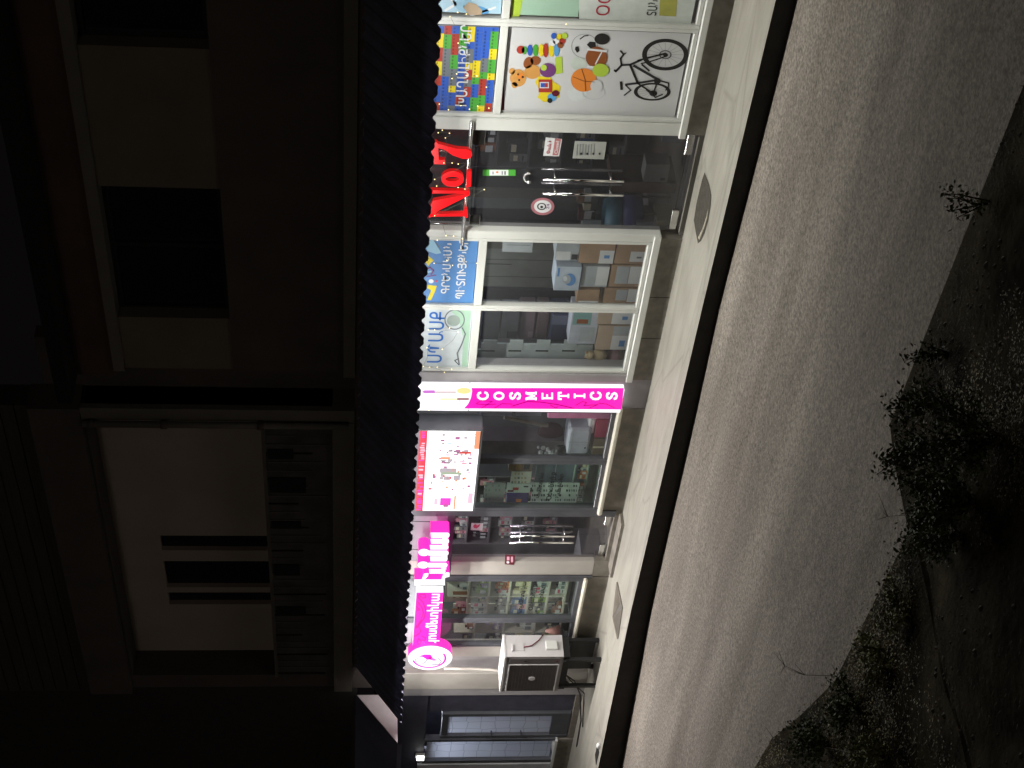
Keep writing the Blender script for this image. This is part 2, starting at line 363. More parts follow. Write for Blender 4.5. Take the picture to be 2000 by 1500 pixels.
for k in range(14): b.box(XE, gapL, -.05-.02*(k % 1), .3, 7.75+k*.18, 7.75+k*.18+.165, SIDING).box(XE, gapL, 0, .3, 7.75+k*.18+.165, 7.93+k*.18, SIDING)
part(b, 'siding', 'dark horizontal siding above the left balcony')
part(MB().box(XE, gapL-.22, -.10, .3, 3.72, 4.0, LEDGE), 'balcony_edge')
b = MB().box(jL, jR, -.02, .06, 4.0, 4.86, mat('dark_balcony_panel', (.065,.060,.060), .6, var=.3, scale=3))
pp = part(b, 'balcony_panel')
b = MB().box(jL, jR, -.05, .09, 4.86, 4.91, FR)
qq = random.Random(4)
for k in range(34):
    X = jL+(jR-jL)*(k+.5)/34; b.box(X-.008, X+.008, -.04, -.022, 4.02+qq.uniform(0,.5), 4.86, FR if k % 3 else BLACK)
for X, w_, h_ in ((-15.6,.18,.35),(-16.3,.3,.5),(-17.1,.15,.42),(-18.2,.25,.38),(-19.2,.2,.45)): b.box(X, X+w_, -.045, -.023, 4.86-h_, 4.84, BLACK)
part(b, 'railing')
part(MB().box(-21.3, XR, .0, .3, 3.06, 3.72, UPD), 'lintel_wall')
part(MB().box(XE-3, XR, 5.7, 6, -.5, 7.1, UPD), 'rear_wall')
part(MB().box(XE, XR, .3, 5.7, 3.10, 3.3, ROOM), 'ceiling_slab')
b = MB().tube([(jR+.05, -.14, 3.8), (jR+.05, -.14, 7.1)], .045, LEDGE, 10)
for z in (4.9, 6.1, 7.0): b.tube([(jR+.05, -.14, z-.04), (jR+.05, -.14, z+.04)], .058, UPD, 10)
part(b, 'drain_pipe', smooth=True)
# ground floor: base, windows ----------------------------------
def base_wall(x0, x1, z1, mt, label=None, y=-.03): return part(MB().box(x0, x1, y, .2, -.05, z1, mt), 'base_wall', label)
base_wall(-10.12, XR, .22, GRAN, 'dark stone base under the toy posters')
base_wall(-14.00, -11.62, .255, GRAN, 'dark stone base under the stationery windows')
base_wall(-16.79, -14.55, .30, GRAN2); base_wall(-20.4, -18.25, .31, GRAN2)
for xx in (-12.55, -13.25): part(MB().box(xx-.004, xx+.004, -.033, -.029, 0, .25, BLKP), 'joint')
def window(x0, x1, z0, z1, fm, pane, fw=.05, zt=None, label=None, dep=.05):
    w = part(MB().box(x0, x1, .0, .012, z0, z1, pane), 'window', label)
    f = MB()
    f.box(x0, x0+fw, -dep, .03, z0, z1, fm, .006).box(x1-fw, x1, -dep, .03, z0, z1, fm, .006)
    f.box(x0+fw, x1-fw, -dep+.004, .03, z0, z0+fw, fm, .006).box(x0+fw, x1-fw, -dep+.004, .03, z1-fw, z1, fm, .006)
    if zt: f.box(x0+fw, x1-fw, -dep+.003, .03, zt[0], zt[1], fm, .006)
    f.build('frame', w); return w
ZTR = (2.235, 2.33)
window(-7.70, -6.6, .30, 3.05, WHITE, PANE, zt=ZTR)
window(-8.82+.045, -7.70, .30, 3.05, WHITE, PANE, .045, (2.225, 2.305), 'white framed window with beach and red bordered posters')
window(-9.95, -8.82+.045, .30, 3.05, WHITE, PANE, .045, (2.225, 2.305), 'white framed window filled by the toy posters')
part(MB().box(-10.12, -9.955, -.06, .1, .22, 3.05, WHITE, .01), 'door_post')
part(MB().box(-10.14, XR, -.085, 0, .222, .295, WHITE, .008), 'sill')
window(-12.765, -11.66, .345, 3.05, WHITE, PANE, .045, ZTR, 'white framed window right of the mullion, cartons behind')
window(-13.87, -12.765, .345, 3.05, WHITE, PANE, .045, ZTR, 'white framed window with a slotted white rack behind')
part(MB().box(-11.655, -11.54, -.06, .1, .26, 3.05, WHITE, .01), 'door_post')
part(MB().box(-14.0, -11.55, -.085, 0, .257, .34, WHITE, .008), 'sill')
part(MB().box(-14.16, -13.875, -.02, .2, 0, 3.06, PILA), 'pilaster', 'plain grey pilaster right of the vertical pink sign')
part(MB().box(-14.0, -13.875, -.07, -.02, .34, 3.05, PILA), 'pilaster')
part(MB().box(-14.56, -14.16, -.015, .2, 0, 3.06, PILA), 'pilaster')
# cosmetics shop
window(-15.60, -14.56, .37, 3.05, GREYF, PANE, .06, None, 'grey framed cosmetics window with white drawer boxes')
window(-16.66, -15.60, .37, 3.05, GREYF, PANEG, .06, None, 'grey framed cosmetics window with chequered sample boards')
window(-19.35, -18.27, .37, 3.05, GREYF, PANEG, .07, None, 'grey framed cosmetics window with cream shelves')
window(-20.06, -19.35, .37, 3.05, GREYF, PANE, .06, None, 'narrow grey framed window above the air conditioner')
SILLM = mat('cream_sill_stone', (.60,.58,.50), .6, var=.08)
part(MB().box(-16.72, -14.50, -.10, .0, .302, .368, SILLM, .02), 'sill'); part(MB().box(-20.45, -18.25, -.10, .0, .312, .368, SILLM, .02), 'sill')
part(MB().box(-16.79, -16.66, -.05, .1, .1, 3.05, GREYF), 'door_post')
part(MB().box(-18.20, -17.87, -.03, .1, .25, 3.05, BEIGE, .01), 'pilaster', 'beige pilaster left of the cosmetics door')
part(MB().box(-18.22, -17.84, -.035, .12, 0, .25, GRAN2), 'base_wall')
part(MB().box(-18.27, -18.20, -.045, .1, .25, 3.05, GREYF), 'door_post')
part(MB().box(-20.34, -20.06, -.05, .1, .37, 3.05, BEIGE, .01), 'pilaster', 'beige pilaster right of the grey recess')
part(MB().box(-20.80, -20.34, .04, .2, 0, 3.05, PILA), 'recess_panel')
part(MB().box(-21.27, -20.80, -.06, .3, 0, 3.05, BEIGE, .01), 'corner_pillar', 'wide pale corner pillar behind the air conditioner')
part(MB().box(-21.52, -21.27, -.02, 2.0, 0, 3.05, PILA), 'corner_pillar')  # darker strip stands in for the shade beside the pale pillar
# transom zone above cosmetics door
TRG = mat('grey_back_panel', (.30,.31,.34), .22, var=.05)
part(MB().box(-18.2, -16.79, -.02, .05, 2.43, 3.05, TRG).box(-18.2, -16.79, -.04, .05, 2.33, 2.43, GREYF), 'transom', 'grey panel above the cosmetics door')
for xx in (-16.95, -17.6): part(MB().box(xx-.006, xx+.006, -.024, -.018, 2.44, 3.05, BLACK), 'joint')
part(MB().box(-20.06, -18.27, -.022, .05, 2.50, 3.05, TRG), 'signboard_panel')
# interiors
b = MB().box(-14.2, -6, .35, 5.6, -.02, .06, ROOMF).box(-14.3, -14.2, .2, 5.6, .06, 3.1, ROOM).box(-14.2, -6, 3.2, 3.3, .06, 3.1, ROOM)
part(b, 'room', 'dim interior of the stationery and toy shop')
b = MB().box(-21.2, -14.3, .2, 5.6, -.02, .06, ROOMF).box(-21.3, -21.2, .3, 5.6, .06, 3.1, ROOM).box(-21.2, -14.3, 2.2, 2.3, .06, 3.1, ROOM)
part(b, 'room', 'interior of the cosmetics shop')

# ---- doors
def glass_door(x0, x1, z0, z1, y, hx, hz0, hz1, label, gm=DOORG, both=True):
    d = part(MB().box(x0, x1, y, y+.012, z0, z1, gm), 'door', label)
    h = MB().tube([(hx, y-.09, hz0), (hx, y-.09, hz1)], .017, CHROME, 10)
    for z in (hz0+.14, hz1-.14): h.tube([(hx, y-.09, z), (hx, y+.09, z)], .010, CHROME, 8)
    if both: h.tube([(hx, y+.09, hz0), (hx, y+.09, hz1)], .015, SILVER, 10)
    h.build('handle', d, True)
    k = MB().box(x0+.02, x0+.30, y-.012, y+.024, z0-.01, z0+.07, SILVER, .004) if hx > (x0+x1)/2 else MB().box(x1-.30, x1-.02, y-.012, y+.024, z0-.01, z0+.07, SILVER, .004)
    k.build('hinge_plate', d); return d
# stationery shop door, transom glass above
part(MB().box(-11.54, -10.12, .03, .042, 2.44, 3.05, DOORG), 'transom', 'dark glass above the double door')
glass_door(-10.80, -10.13, .10, 2.42, .03, -10.76, .80, 1.70, 'right leaf of the dark glass double door')
glass_door(-11.53, -10.81, .10, 2.42, .03, -10.96, .78, 1.68, 'left leaf of the dark glass double door')
part(MB().box(-11.56, -10.10, -.02, .34, -.02, .055, mat('step_stone', (.13,.125,.12), .3, var=.15)), 'door_step')
part(MB().box(-11.50, -10.14, -.034, -.012, .056, .07, SILVER), 'threshold_strip')
# cosmetics door
part(MB().box(-17.86, -16.80, -.02, .3, -.02, .10, GRAN2), 'door_step')
part(MB().box(-17.95, -16.72, -.25, -.02, -.02, .045, GRAN2), 'door_step')
glass_door(-17.32, -16.80, .14, 2.32, .05, -17.25, .62, 1.52, 'right leaf of the cosmetics shop glass door', glass('door_glass', (.82,.80,.84)))
glass_door(-17.86, -17.33, .14, 2.32, .05, -17.40, .62, 1.52, 'left leaf of the cosmetics shop glass door', glass('door_glass_left', (.82,.80,.84)))

# ---------------------------------------------------------------- awning with scalloped edge
def awning(x0, x1, y0, z0, y1, z1, name, label, mt):
    b = MB(); i = b.mi(mt); n = int((x1-x0)/.02); v = []
    for k in range(n+1):
        X = x0+(x1-x0)*k/n; ph = (X/.215) % 1; h = .017*math.cos(2*math.pi*ph)+.008*math.cos(4*math.pi*ph)
        v += [(X, y0, z0+h), (X, y1, z1+h)]
    b.v = v; b.f = [(2*k, 2*k+2, 2*k+3, 2*k+1) for k in range(n)]; b.m = [i]*n
    o = b.build(name); sm = o.modifiers.new('thick', 'SOLIDIFY'); sm.thickness = .004
    tag(o, label, 'awning'); return o
def awmat():
    m = mat('corrugated_sheet', (.12,.125,.18), .45, metal=.0, var=.2, scale=2, stretch=(1,1,1)); n = m.node_tree
    p = n.nodes['Principled BSDF']; t = n.nodes.new('ShaderNodeBsdfTranslucent'); t.inputs[0].default_value = (.36,.36,.50,1)  # bluish translucence put into the metal sheet to imitate the glow over the signs
    mx = n.nodes.new('ShaderNodeMixShader'); mx.inputs[0].default_value = .045
    n.links.new(p.outputs[0], mx.inputs[1]); n.links.new(t.outputs[0], mx.inputs[2]); n.links.new(mx.outputs[0], n.nodes['Material Output'].inputs[0]); return m
AW = awmat()
aw = awning(-20.72, XR, -1.0, 2.965, -.005, 3.66, 'awning', 'long corrugated metal awning with scalloped edge above the shops', AW)
for k, X in enumerate((-20.2, -18.3, -16.4, -14.3, -12.3, -10.3, -8.3, -6.3)):
    br = MB().tube([(X, -.02, 2.98), (X, -.93, 3.0)], .012, BLACK, 6).tube([(X, -.02, 3.05), (X, -.93, 2.985)], .010, BLACK, 6)
    o = br.build('bracket', None); o.parent = aw; o.location = ORG[o.name]-ORG[aw.name]

# ---------------------------------------------------------------- lamps under the awning
LT = mat('lamp_tube_glow', (1,1,1), em=(1,.97,.90), ems=6)
GRP = 'tube lamps under the awning'
names = ['over the toy posters', 'over the glass double door', 'over the stationery windows', 'over the vertical pink sign', 'over the lit screen', 'over the cosmetics door', 'over the pink sign board', 'over the corner pillar', 'beyond the right edge of the toy posters']
for k, (X, e) in enumerate(((-9.0,.85), (-10.9,.9), (-12.8,1.0), (-14.7,.8), (-16.2,.9), (-17.7,1.15), (-19.2,1.5), (-20.2,1.3), (-7.1,.7))):
    t = thing('tube_lamp', (X, -.72, 3.07), 'white tube lamp hidden under the awning '+names[k], 'lamp', GRP)
    MB().tube([(X-.55, -.72, 3.045), (X+.55, -.72, 3.045)], .014, LT, 8).build('tube', t)
    MB().box(X-.58, X+.58, -.745, -.695, 3.062, 3.085, WHITE).build('housing', t)
    l = bpy.data.lights.new('tube_light', 'AREA'); l.shape = 'RECTANGLE'; l.size = 1.3; l.size_y = .06; l.energy = 52*e; l.color = (1,.97,.87) if X > -15.5 else (1,.945,.885)
    lo = bpy.data.objects.new('tube_light', l); COL.objects.link(lo); lo.parent = t; lo.location = (0, 0, -.05); lo.rotation_euler = (-math.radians(28), 0, 0)
    l2 = bpy.data.lights.new('tube_back_light', 'AREA'); l2.shape = 'RECTANGLE'; l2.size = 1.3; l2.size_y = .05; l2.energy = 9*e; l2.color = (1,.98,.92)
    lo = bpy.data.objects.new('tube_back_light', l2); COL.objects.link(lo); lo.parent = t; lo.location = (0, .03, -.05); lo.rotation_euler = (math.radians(62), 0, 0)
def room_light(X, Y, Z, e, col, sz=.8):
    t = thing('ceiling_lamp', (X, Y, Z), 'shop ceiling lamp inside at %s' % ('the cosmetics shelves' if X < -18 else 'the cosmetics door' if X < -17 else 'the sample boards' if X < -15.5 else 'the drawer boxes' if X < -14.3 else 'the stationery cartons' if X < -11.8 else 'the glass double door'), 'lamp')
    MB().box(X-sz/2, X+sz/2, Y-.05, Y+.05, Z, Z+.03, mat('ceiling_lamp_glow', (1,1,1), em=(1,.97,.93), ems=2)).build('diffuser', t)
    l = bpy.data.lights.new('room_light', 'AREA'); l.shape = 'RECTANGLE'; l.size = sz; l.size_y = .3; l.energy = e; l.color = col
    lo = bpy.data.objects.new('room_light', l); COL.objects.link(lo); lo.parent = t; lo.location = (0, 0, -.02)
room_light(-12.8, .6, 3.02, 9, (.9,.95,1)); room_light(-10.9, 1.2, 3.02, 12, (1,.95,.9))
room_light(-19.2, 1.2, 3.02, 24, (.95,1,.92), 1.4); room_light(-16.2, .9, 3.02, 7, (.85,.92,1)); room_light(-15.0, .8, 3.02, 6, (.95,.9,1)); room_light(-17.4, 1.1, 3.02, 5, (1,.98,.95))
# ---------------------------------------------------------------- neighbouring corner shop (left end)
NB = thing('corner_shop', (-25, 0, 0), 'dark corner shop past the pillar with frosted hexagon glass, under its own awning', 'shop')
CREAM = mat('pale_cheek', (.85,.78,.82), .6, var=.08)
def npart(b, name, label=None, parent=None):
    o = b.build(name, parent or NB)
    if label: o['label'] = label
    return o
b = MB(); b.face([(-30,0,3.66),(-21.5,0,3.66),(-21.5,-.9,3.0),(-30,-.9,3.0)], AW).face([(-30,-.9,3.0),(-21.5,-.9,3.0),(-21.5,-.9,2.93),(-30,-.9,2.93)], AW)
npart(b, 'awning')
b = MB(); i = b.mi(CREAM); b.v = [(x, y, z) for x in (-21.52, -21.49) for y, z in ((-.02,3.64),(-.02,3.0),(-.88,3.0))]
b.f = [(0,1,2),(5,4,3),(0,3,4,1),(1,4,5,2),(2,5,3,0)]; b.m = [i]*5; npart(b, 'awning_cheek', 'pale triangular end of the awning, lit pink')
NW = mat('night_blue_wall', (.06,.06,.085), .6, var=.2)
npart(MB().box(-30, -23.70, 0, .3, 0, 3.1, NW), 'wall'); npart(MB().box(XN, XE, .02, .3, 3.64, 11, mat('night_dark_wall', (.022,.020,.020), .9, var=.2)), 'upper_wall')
npart(MB().box(-23.70, -21.52, 0, .3, 2.5, 3.1, NW), 'wall')
npart(MB().box(-22.12, -21.52, .05, .3, 0, 2.5, NW), 'wall')
npart(MB().box(-30, -21.52, 1.9, 2.2, 0, 3.1, NW), 'wall')
def frosted():
    m = bpy.data.materials.new('frosted_hexagon_glass'); m.use_nodes = True; n = m.node_tree; n.nodes.remove(n.nodes['Principled BSDF']); L = n.links.new
    tc = n.nodes.new('ShaderNodeTexCoord'); v = n.nodes.new('ShaderNodeTexVoronoi'); v.feature = 'DISTANCE_TO_EDGE'; v.inputs['Scale'].default_value = 4.2; v.inputs['Randomness'].default_value = .25
    L(tc.outputs['Object'], v.inputs['Vector']); r = n.nodes.new('ShaderNodeValToRGB'); e = r.color_ramp.elements; e[0].position = .01; e[0].color = (.36,.38,.42,1); e[1].position = .03; e[1].color = (.60,.62,.67,1); L(v.outputs[0], r.inputs[0])
    d = n.nodes.new('ShaderNodeBsdfDiffuse'); t = n.nodes.new('ShaderNodeBsdfTranslucent'); L(r.outputs[0], d.inputs[0]); L(r.outputs[0], t.inputs[0])
    mx = n.nodes.new('ShaderNodeMixShader'); mx.inputs[0].default_value = .6; L(d.outputs[0], mx.inputs[1]); L(t.outputs[0], mx.inputs[2]); L(mx.outputs[0], n.nodes['Material Output'].inputs[0]); return m
FROST = frosted()
w = npart(MB().box(-23.62, -22.98, .04, .05, .34, 2.46, FROST), 'window', 'frosted bluish window with a hexagon pattern')
MB().box(-23.70, -23.62, -.03, .08, .30, 2.52, GREYF).box(-22.98, -22.92, -.03, .08, .30, 2.52, GREYF).build('frame', w)
npart(MB().box(-30, -22.95, -.02, .3, -.1, .27, GRAN), 'base_wall'); npart(MB().box(-30, -22.92, -.07, 0, .27, .31, WHITE), 'sill')
d = npart(MB().box(-22.84, -22.22, .06, .07, .42, 2.14, FROST), 'door', 'frosted hexagon door beside the bluish window')
MB().box(-22.90, -22.84, -.0, .10, .12, 2.25, GREYF).box(-22.22, -22.14, -.0, .10, .12, 2.25, GREYF).box(-22.84, -22.22, .01, .10, 2.14, 2.24, GREYF).box(-22.84, -22.22, .01, .10, .12, .42, GREYF).build('frame', d)
MB().tube([(-22.78, -.07, .8), (-22.78, -.07, 1.5)], .013, BLACK, 6).tube([(-22.78, -.07, .9), (-22.78, .06, .9)], .01, BLACK, 6).tube([(-22.78, -.07, 1.4), (-22.78, .06, 1.4)], .01, BLACK, 6).build('handle', d)
npart(MB().box(-22.90, -21.52, -.02, .3, -.1, .10, GRAN), 'door_step')
npart(MB().box(-24.6, -23.72, -.05, -.005, .32, 2.6, mat('pale_panel', (.5,.52,.55), .5)), 'panel', 'pale panel at the left edge of the picture')
t = thing('wall_lamp', (-23.42, -.1, 2.52), 'short lit white tube on the wall above the bluish frosted window', 'lamp')
MB().tube([(-23.44, -.08, 2.50), (-23.44, -.08, 2.62)], .035, mat('bright_tube', (1,1,1), em=(1,1,.98), ems=5), 10).build('tube', t)
MB().box(-23.49, -23.39, -.05, -.002, 2.48, 2.64, WHITE).build('bracket', t)
t = thing('ceiling_lamp', (-23.2, .8, 2.9), 'lamp behind the frosted hexagon glass of the corner shop', 'lamp')
MB().box(-23.6, -22.8, .75, .85, 2.9, 2.93, MATS['ceiling_lamp_glow']).build('diffuser', t)
l = bpy.data.lights.new('room_light', 'AREA'); l.size = .8; l.energy = 75; l.color = (.86,.90,1); lo = bpy.data.objects.new('room_light', l); COL.objects.link(lo); lo.parent = t; lo.location = (.0, .1, -.05)

# ---------------------------------------------------------------- posters
def poster(x0, x1, z0, z1, Y, mt, name, label, cat='poster'):
    t = thing(name, ((x0+x1)/2, Y, z0), label, cat); MB().box(x0, x1, Y, Y+.006, z0, z1, mt).build('backing', t); return t
YP = -.012
W_ = pc('white')
# bricks poster
P = poster(-9.91, -8.85, 2.315, 3.04, YP, pc('grey'), 'bricks_poster', 'poster of colourful toy building bricks with white Armenian lettering, top right')
b = MB(); cols = ['red','blue','green','yellow','grey','red','blue','yellow','green','blue']; rr = random.Random(3)
x0, x1 = -9.905, -8.855; z = 2.32; row = 0; studs = []
while z < 3.0:
    x = x0 - rr.random()*.08
    while x < x1:
        wd_ = rr.choice((.085,.13,.17,.21)); c = rr.choice(cols); a, e = max(x, x0), min(x+wd_, x1)
        if e-a > .02:
            mt = pc(c); b.face([(a, YP-.0015, z),(e-.003, YP-.0015, z),(e-.003, YP-.0015, min(z+.075, 3.035)),(a, YP-.0015, min(z+.075, 3.035))], mt)
            for k in range(int((e-a)/.042)):
                sx = a+.021+k*.042; studs.append((sx, z+.062)); 
                b.face([(sx+.014*math.cos(q), YP-.003, z+.052+.010*math.sin(q)) for q in [2*math.pi*j/8 for j in range(8)]], simple('stud_'+c, tuple(int(v*.72) for v in dict(red=(170,58,45), yellow=(225,205,40), blue=(48,92,190), green=(75,165,60), grey=(110,118,125))[c])))
        x += wd_
    z += .078; row += 1
b.build('brick_print', P)
text('ԽԱՂԱԼԻՔՆԵՐ', (893, 207, 917, 48), YP-.006, W_, P, bold=.014)
# toy poster
P = poster(-9.90, -8.85, .37, 2.215, YP, PWHITE, 'toy_poster', 'large white poster showing a teddy, balls and a bicycle')
Y1, Y2, Y3, Y4 = YP-.0015, YP-.003, YP-.0045, YP-.006
b = MB(); b.ar(975, 61, 985, 215, Y1, pc('maroon')); b.build('border_print', P)
b = MB()   # teddy and toys
tan, br = pc('tan'), pc('brown')
b.ap([(1045,160),(1052,148),(1075,150),(1082,160),(1095,168),(1092,190),(1078,198),(1062,199),(1050,190),(1055,178)], Y1, pc('yellow'))
b.ae(1012, 152, 16, 17, Y2, tan).ae(1000, 139, 6, 6, Y2, tan).ae(1005, 166, 6, 6, Y2, tan).ae(1017, 148, 7, 6, Y3, pc('orange')).ae(1012, 145, 2, 2, Y4, BLKP, 8).ae(1014, 156, 2, 2, Y4, BLKP, 8).ae(1021, 150, 2.5, 2, Y4, BLKP, 8)
b.ae(1040, 140, 16, 14, Y2, tan).ae(1032, 122, 9, 12, Y2, br, rot=.5).ae(1046, 118, 10, 9, Y2, br)
b.ae(1070, 137, 16, 14, Y3, pc('purple')).ae(1062, 132, 6, 6, Y4, pc('lime'))
b.ap([(1084,112),(1098,110),(1099,142),(1086,145)], Y2, pc('lime'))
b.ar(1052, 155, 1078, 180, Y3, pc('red')).ar(1054, 160, 1072, 172, Y4, W_).ar(1056, 162, 1064, 170, YP-.0075, pc('blue')).ar(1064, 162, 1070, 170, YP-.0075, pc('red'))
b.ae(1078, 190, 9, 8, Y3, pc('lblue')).ae(1085, 182, 7, 6, Y4, pc('maroon')).ae(1074, 196, 5, 5, Y4, BLKP)
rings = [('green',1024,8),('blue',1035,11),('green',1046,12),('yellow',1057,12.5),('red',1066,14),('yellow',1077,13),('lblue',1087,12)]
for c, x, ry in rings: b.ae(x, 98, 5.2, ry, Y3, pc(c))
b.ae(1017, 97, 8, 8, Y3, pc('red'))
for x, y, c in ((1092,72,'yellow'),(1082,70,'blue'),(1098,80,'red'),(1086,80,'white'),(1094,88,'brown'),(1102,70,'lime'),(1079,84,'white')): b.ae(x, y, 6, 6, Y4, pc(c))
b.build('teddy_print', P)
b = MB()
b.ae(1140, 156, 25, 23, Y2, pc('orange')).al([(1136,134),(1143,156),(1144,177)], 1.8, Y3, pc('brown')).al([(1120,150),(1140,158),(1162,160)], 1.2, Y3, pc('brown'))
b.ae(1165, 112, 21, 21, Y3, pc('brown')).al([(1148,96),(1185,100)], 4, Y4, W_).al([(1148,130),(1160,131)], 4, Y4, W_).al([(1163,125),(1175,102)], 2.5, Y4, W_)
b.ae(1173, 137, 16, 13, YP-.0065, pc('lime'))
b.ae(1176, 76, 15, 11, Y3, BLKP)
b.ap([(1146,87),(1152,81),(1163,82),(1164,94),(1154,95)], Y2, BLKP).ap([(1124,91),(1130,90),(1132,99),(1127,103),(1123,96)], Y2, BLKP).al([(1133,76),(1141,70),(1149,69)], 2, Y2, BLKP)
b.ring(1142, 90, 26, 24, .8, Y1, pc('grey')).ae(1130, 124, 16, 13, Y1, simple('pale_ball', (196,208,200)))
b.ring(1160, 180, 22, 14, 1, Y1, simple('pale_line', (185,192,195))).ae(1128, 182, 20, 16, Y1, simple('pale_ball_two', (205,212,214))).ae(1165,168,12,12,Y3,PWHITE)
b.build('balls_print', P)
b = MB()
b.ring(1299.5, 106.5, 45.5, 31, 9.5, Y1, BLKP, 40).ring(1274, 179, 36, 17.5, 7, Y1, BLKP, 36)
b.ring(1299.5, 106.5, 12, 8.5, 2, Y1, pc('dgrey')).ae(1300, 107, 5, 4, Y1, BLKP, 10).ae(1276, 182, 8, 6, Y1, BLKP, 10)
sp = simple('spoke_grey', (150,150,150))
for k in range(16):
    a = k*math.pi/8; b.al([(1299.5+6*math.cos(a), 106.5+4.5*math.sin(a)), (1299.5+35*math.cos(a), 106.5+23*math.sin(a))], .6, Y1, sp).al([(1274+5*math.cos(a), 179+3*math.sin(a)), (1274+28*math.cos(a), 179+12*math.sin(a))], .5, Y1, sp)
b.al([(1300,104),(1268,112),(1246,118)], 3.4, Y2, BLKP).al([(1300,110),(1270,120),(1252,124)], 2.4, Y2, BLKP)
b.al([(1252,117),(1231,126),(1214,127)], 4, Y2, pc('dgrey')).al([(1214,127),(1203,139),(1200,137)], 4, Y2, BLKP).al([(1214,127),(1212,114),(1218,106),(1212,99)], 3.6, Y2, BLKP).al([(1218,106),(1223,103)], 2, Y2, BLKP)
b.al([(1231,127),(1246,163)], 4.5, Y2, BLKP).al([(1238,128),(1283,154)], 5, Y2, pc('dgrey')).al([(1254,126),(1268,138)], 3.5, Y2, BLKP)
b.al([(1283,156),(1246,162),(1222,165)], 4, Y2, pc('dgrey')).al([(1213,160),(1214,174)], 5, Y2, BLKP).al([(1222,166),(1232,176),(1219,186)], 2.5, Y2, BLKP)
b.al([(1285,157),(1276,182),(1246,163)], 3, Y2, BLKP).al([(1283,156),(1306,162),(1305,172),(1300,176)], 2.5, Y2, BLKP).al([(1262,175),(1280,190),(1294,184)], 2.5, Y2, pc('dgrey')).ae(1284, 158, 7, 6, Y3, BLKP, 10)
b.build('bicycle_print', P)
# right hand column
P = poster(-8.70, -7.72, 2.315, 3.04, YP, pc('paleblue'), 'beach_poster', 'pale blue beach poster with a sandcastle, cut by the right edge')
b = MB(); b.ae(905, 8, 22, 14, Y1, pc('skyblue'), rot=.5).ae(930, 18, 26, 8, Y1, pc('lblue'), rot=.2).ap([(905,14),(915,4),(930,8),(942,20),(940,29),(915,29)], Y2, pc('sand')).al([(870,20),(890,8),(880,-4)], 5, Y1, W_).al([(920,30),(968,14)], 4, Y1, W_); b.build('beach_print', P)
P = poster(-8.70, -7.72, 1.54, 2.215, YP, pc('mint'), 'mint_poster', 'pale green blurred poster under the beach poster')
b = MB(); b.ap([(997,-5),(1022,-5),(1018,12),(1015,32),(996,32)], Y1, pc('lime')).ar(992, -8, 998, 33, Y2, pc('maroon')); b.build('green_print', P)
P = poster(-8.70, -7.72, .40, 1.45, YP, pc('redfr'), 'price_poster', 'white poster in a red border beside the bicycle picture')
b = MB(); b.ap([(1131,-30),(1131,37),(1349,47),(1365,-30)], Y1, simple('poster_palegreen', (205,214,210))); b.ap([(1290,-30),(1325,-30),(1320,32),(1288,30)], Y2, simple('yellowgreen_block', (176,176,90))).build('print', P)
text('ՕՕ', (1166, 30, 1192, -14), Y3, pc('redfr'), P, bold=.0)
text('ՏԱՆ', (1264, 30, 1284, 0), Y3, pc('dgrey'), P, bold=.01)
# stationery poster
P = poster(-12.72, -11.71, 2.34, 3.04, YP, pc('pblue'), 'stationery_poster', 'blue poster with a paper plane and two lines of white Armenian lettering')
b = MB(); b.ap([(830,478),(845,466),(862,494),(852,496),(835,490)], Y1, pc('skyblue')).ap([(845,466),(864,494),(856,478)], Y2, pc('grey')).ap([(829,508),(836,499),(847,508),(836,519)], Y1, pc('yellow')).ap([(836,556),(853,558),(851,566),(842,586),(834,586),(842,567),(834,562)], Y1, pc('yellow'))
b.al([(832,526),(840,522),(847,528),(842,536)], 3, Y1, pc('purple')).al([(834,540),(852,537)], 2, Y1, pc('purple')).ae(842, 549, 5, 4, Y1, W_).ae(852, 549, 3, 2, Y2, pc('pink'), 8).al([(830,532),(842,530)], 3, Y1, pc('skyblue'))
b.build('drawing_print', P)
text('ԳՐԵՆԱԿԱՆ', (863, 573, 881, 475), Y3, W_, P, bold=.02); text('ՊԻՏՈՒՅՔՆԵՐ', (892, 583, 911, 466), Y3, W_, P, bold=.02)
# dishes poster
P = poster(-13.825, -12.81, 2.335, 3.04, YP, simple('glassware_pale', (198,208,214)), 'dishes_poster', 'pale poster with big blue Armenian lettering and a glass bowl')
b = MB(); b.ap([(872,601),(920,601),(912,716),(902,716),(905,660),(895,620)], Y1, pc('mint')); b.ring(888, 624, 20, 20, 2.2, Y2, pc('grey')).ae(886, 626, 13, 11, Y2, simple('bowl_grey', (150,165,160))).al([(903,640),(909,652),(902,672),(893,690),(897,712)], 2.5, Y2, pc('grey')).al([(896,700),(888,704),(896,712)], 1.6, Y2, pc('dgrey'))
b.build('bowl_print', P)
text('ՍՊԱՍՔ', (836, 708, 866, 609), Y3, pc('bluetext'), P, bold=.012)

# ---------------------------------------------------------------- the red number sign
RED = mat('red_lit_letter', (.12,.0,.0), .35, em=(1,.006,.012), ems=1.0); REDS = mat('red_letter_side', (.5,.01,.01), .4, em=(1,.01,.01), ems=.25)
NS = thing('red_letter_sign', (-10.8, -.15, 2.5), 'glowing red No 7 letters mounted on rails above the glass double door', 'sign')
def PX(pts, Y=-.16): return [F(x, y, Y) for x, y in pts]
b = MB()
for poly in ([(841,422),(838,415),(842,400),(846,392),(906,381),(916,374),(918,376),(917,381),(855,412),(851,417),(847,421)],   # diagonal
             [(840,372),(846,371),(846,378),(840,378)], [(844,371.5),(917,373),(917,377.5),(844,377.5)],
             [(838,426),(838,410),(841,410),(841,418),(906,417),(906,409),(913,409),(914,425),(908,425),(908,422),(842,423)]):
    b.prism(PX(poly), -.16, -.11, RED, REDS)
b.build('letter', NS)
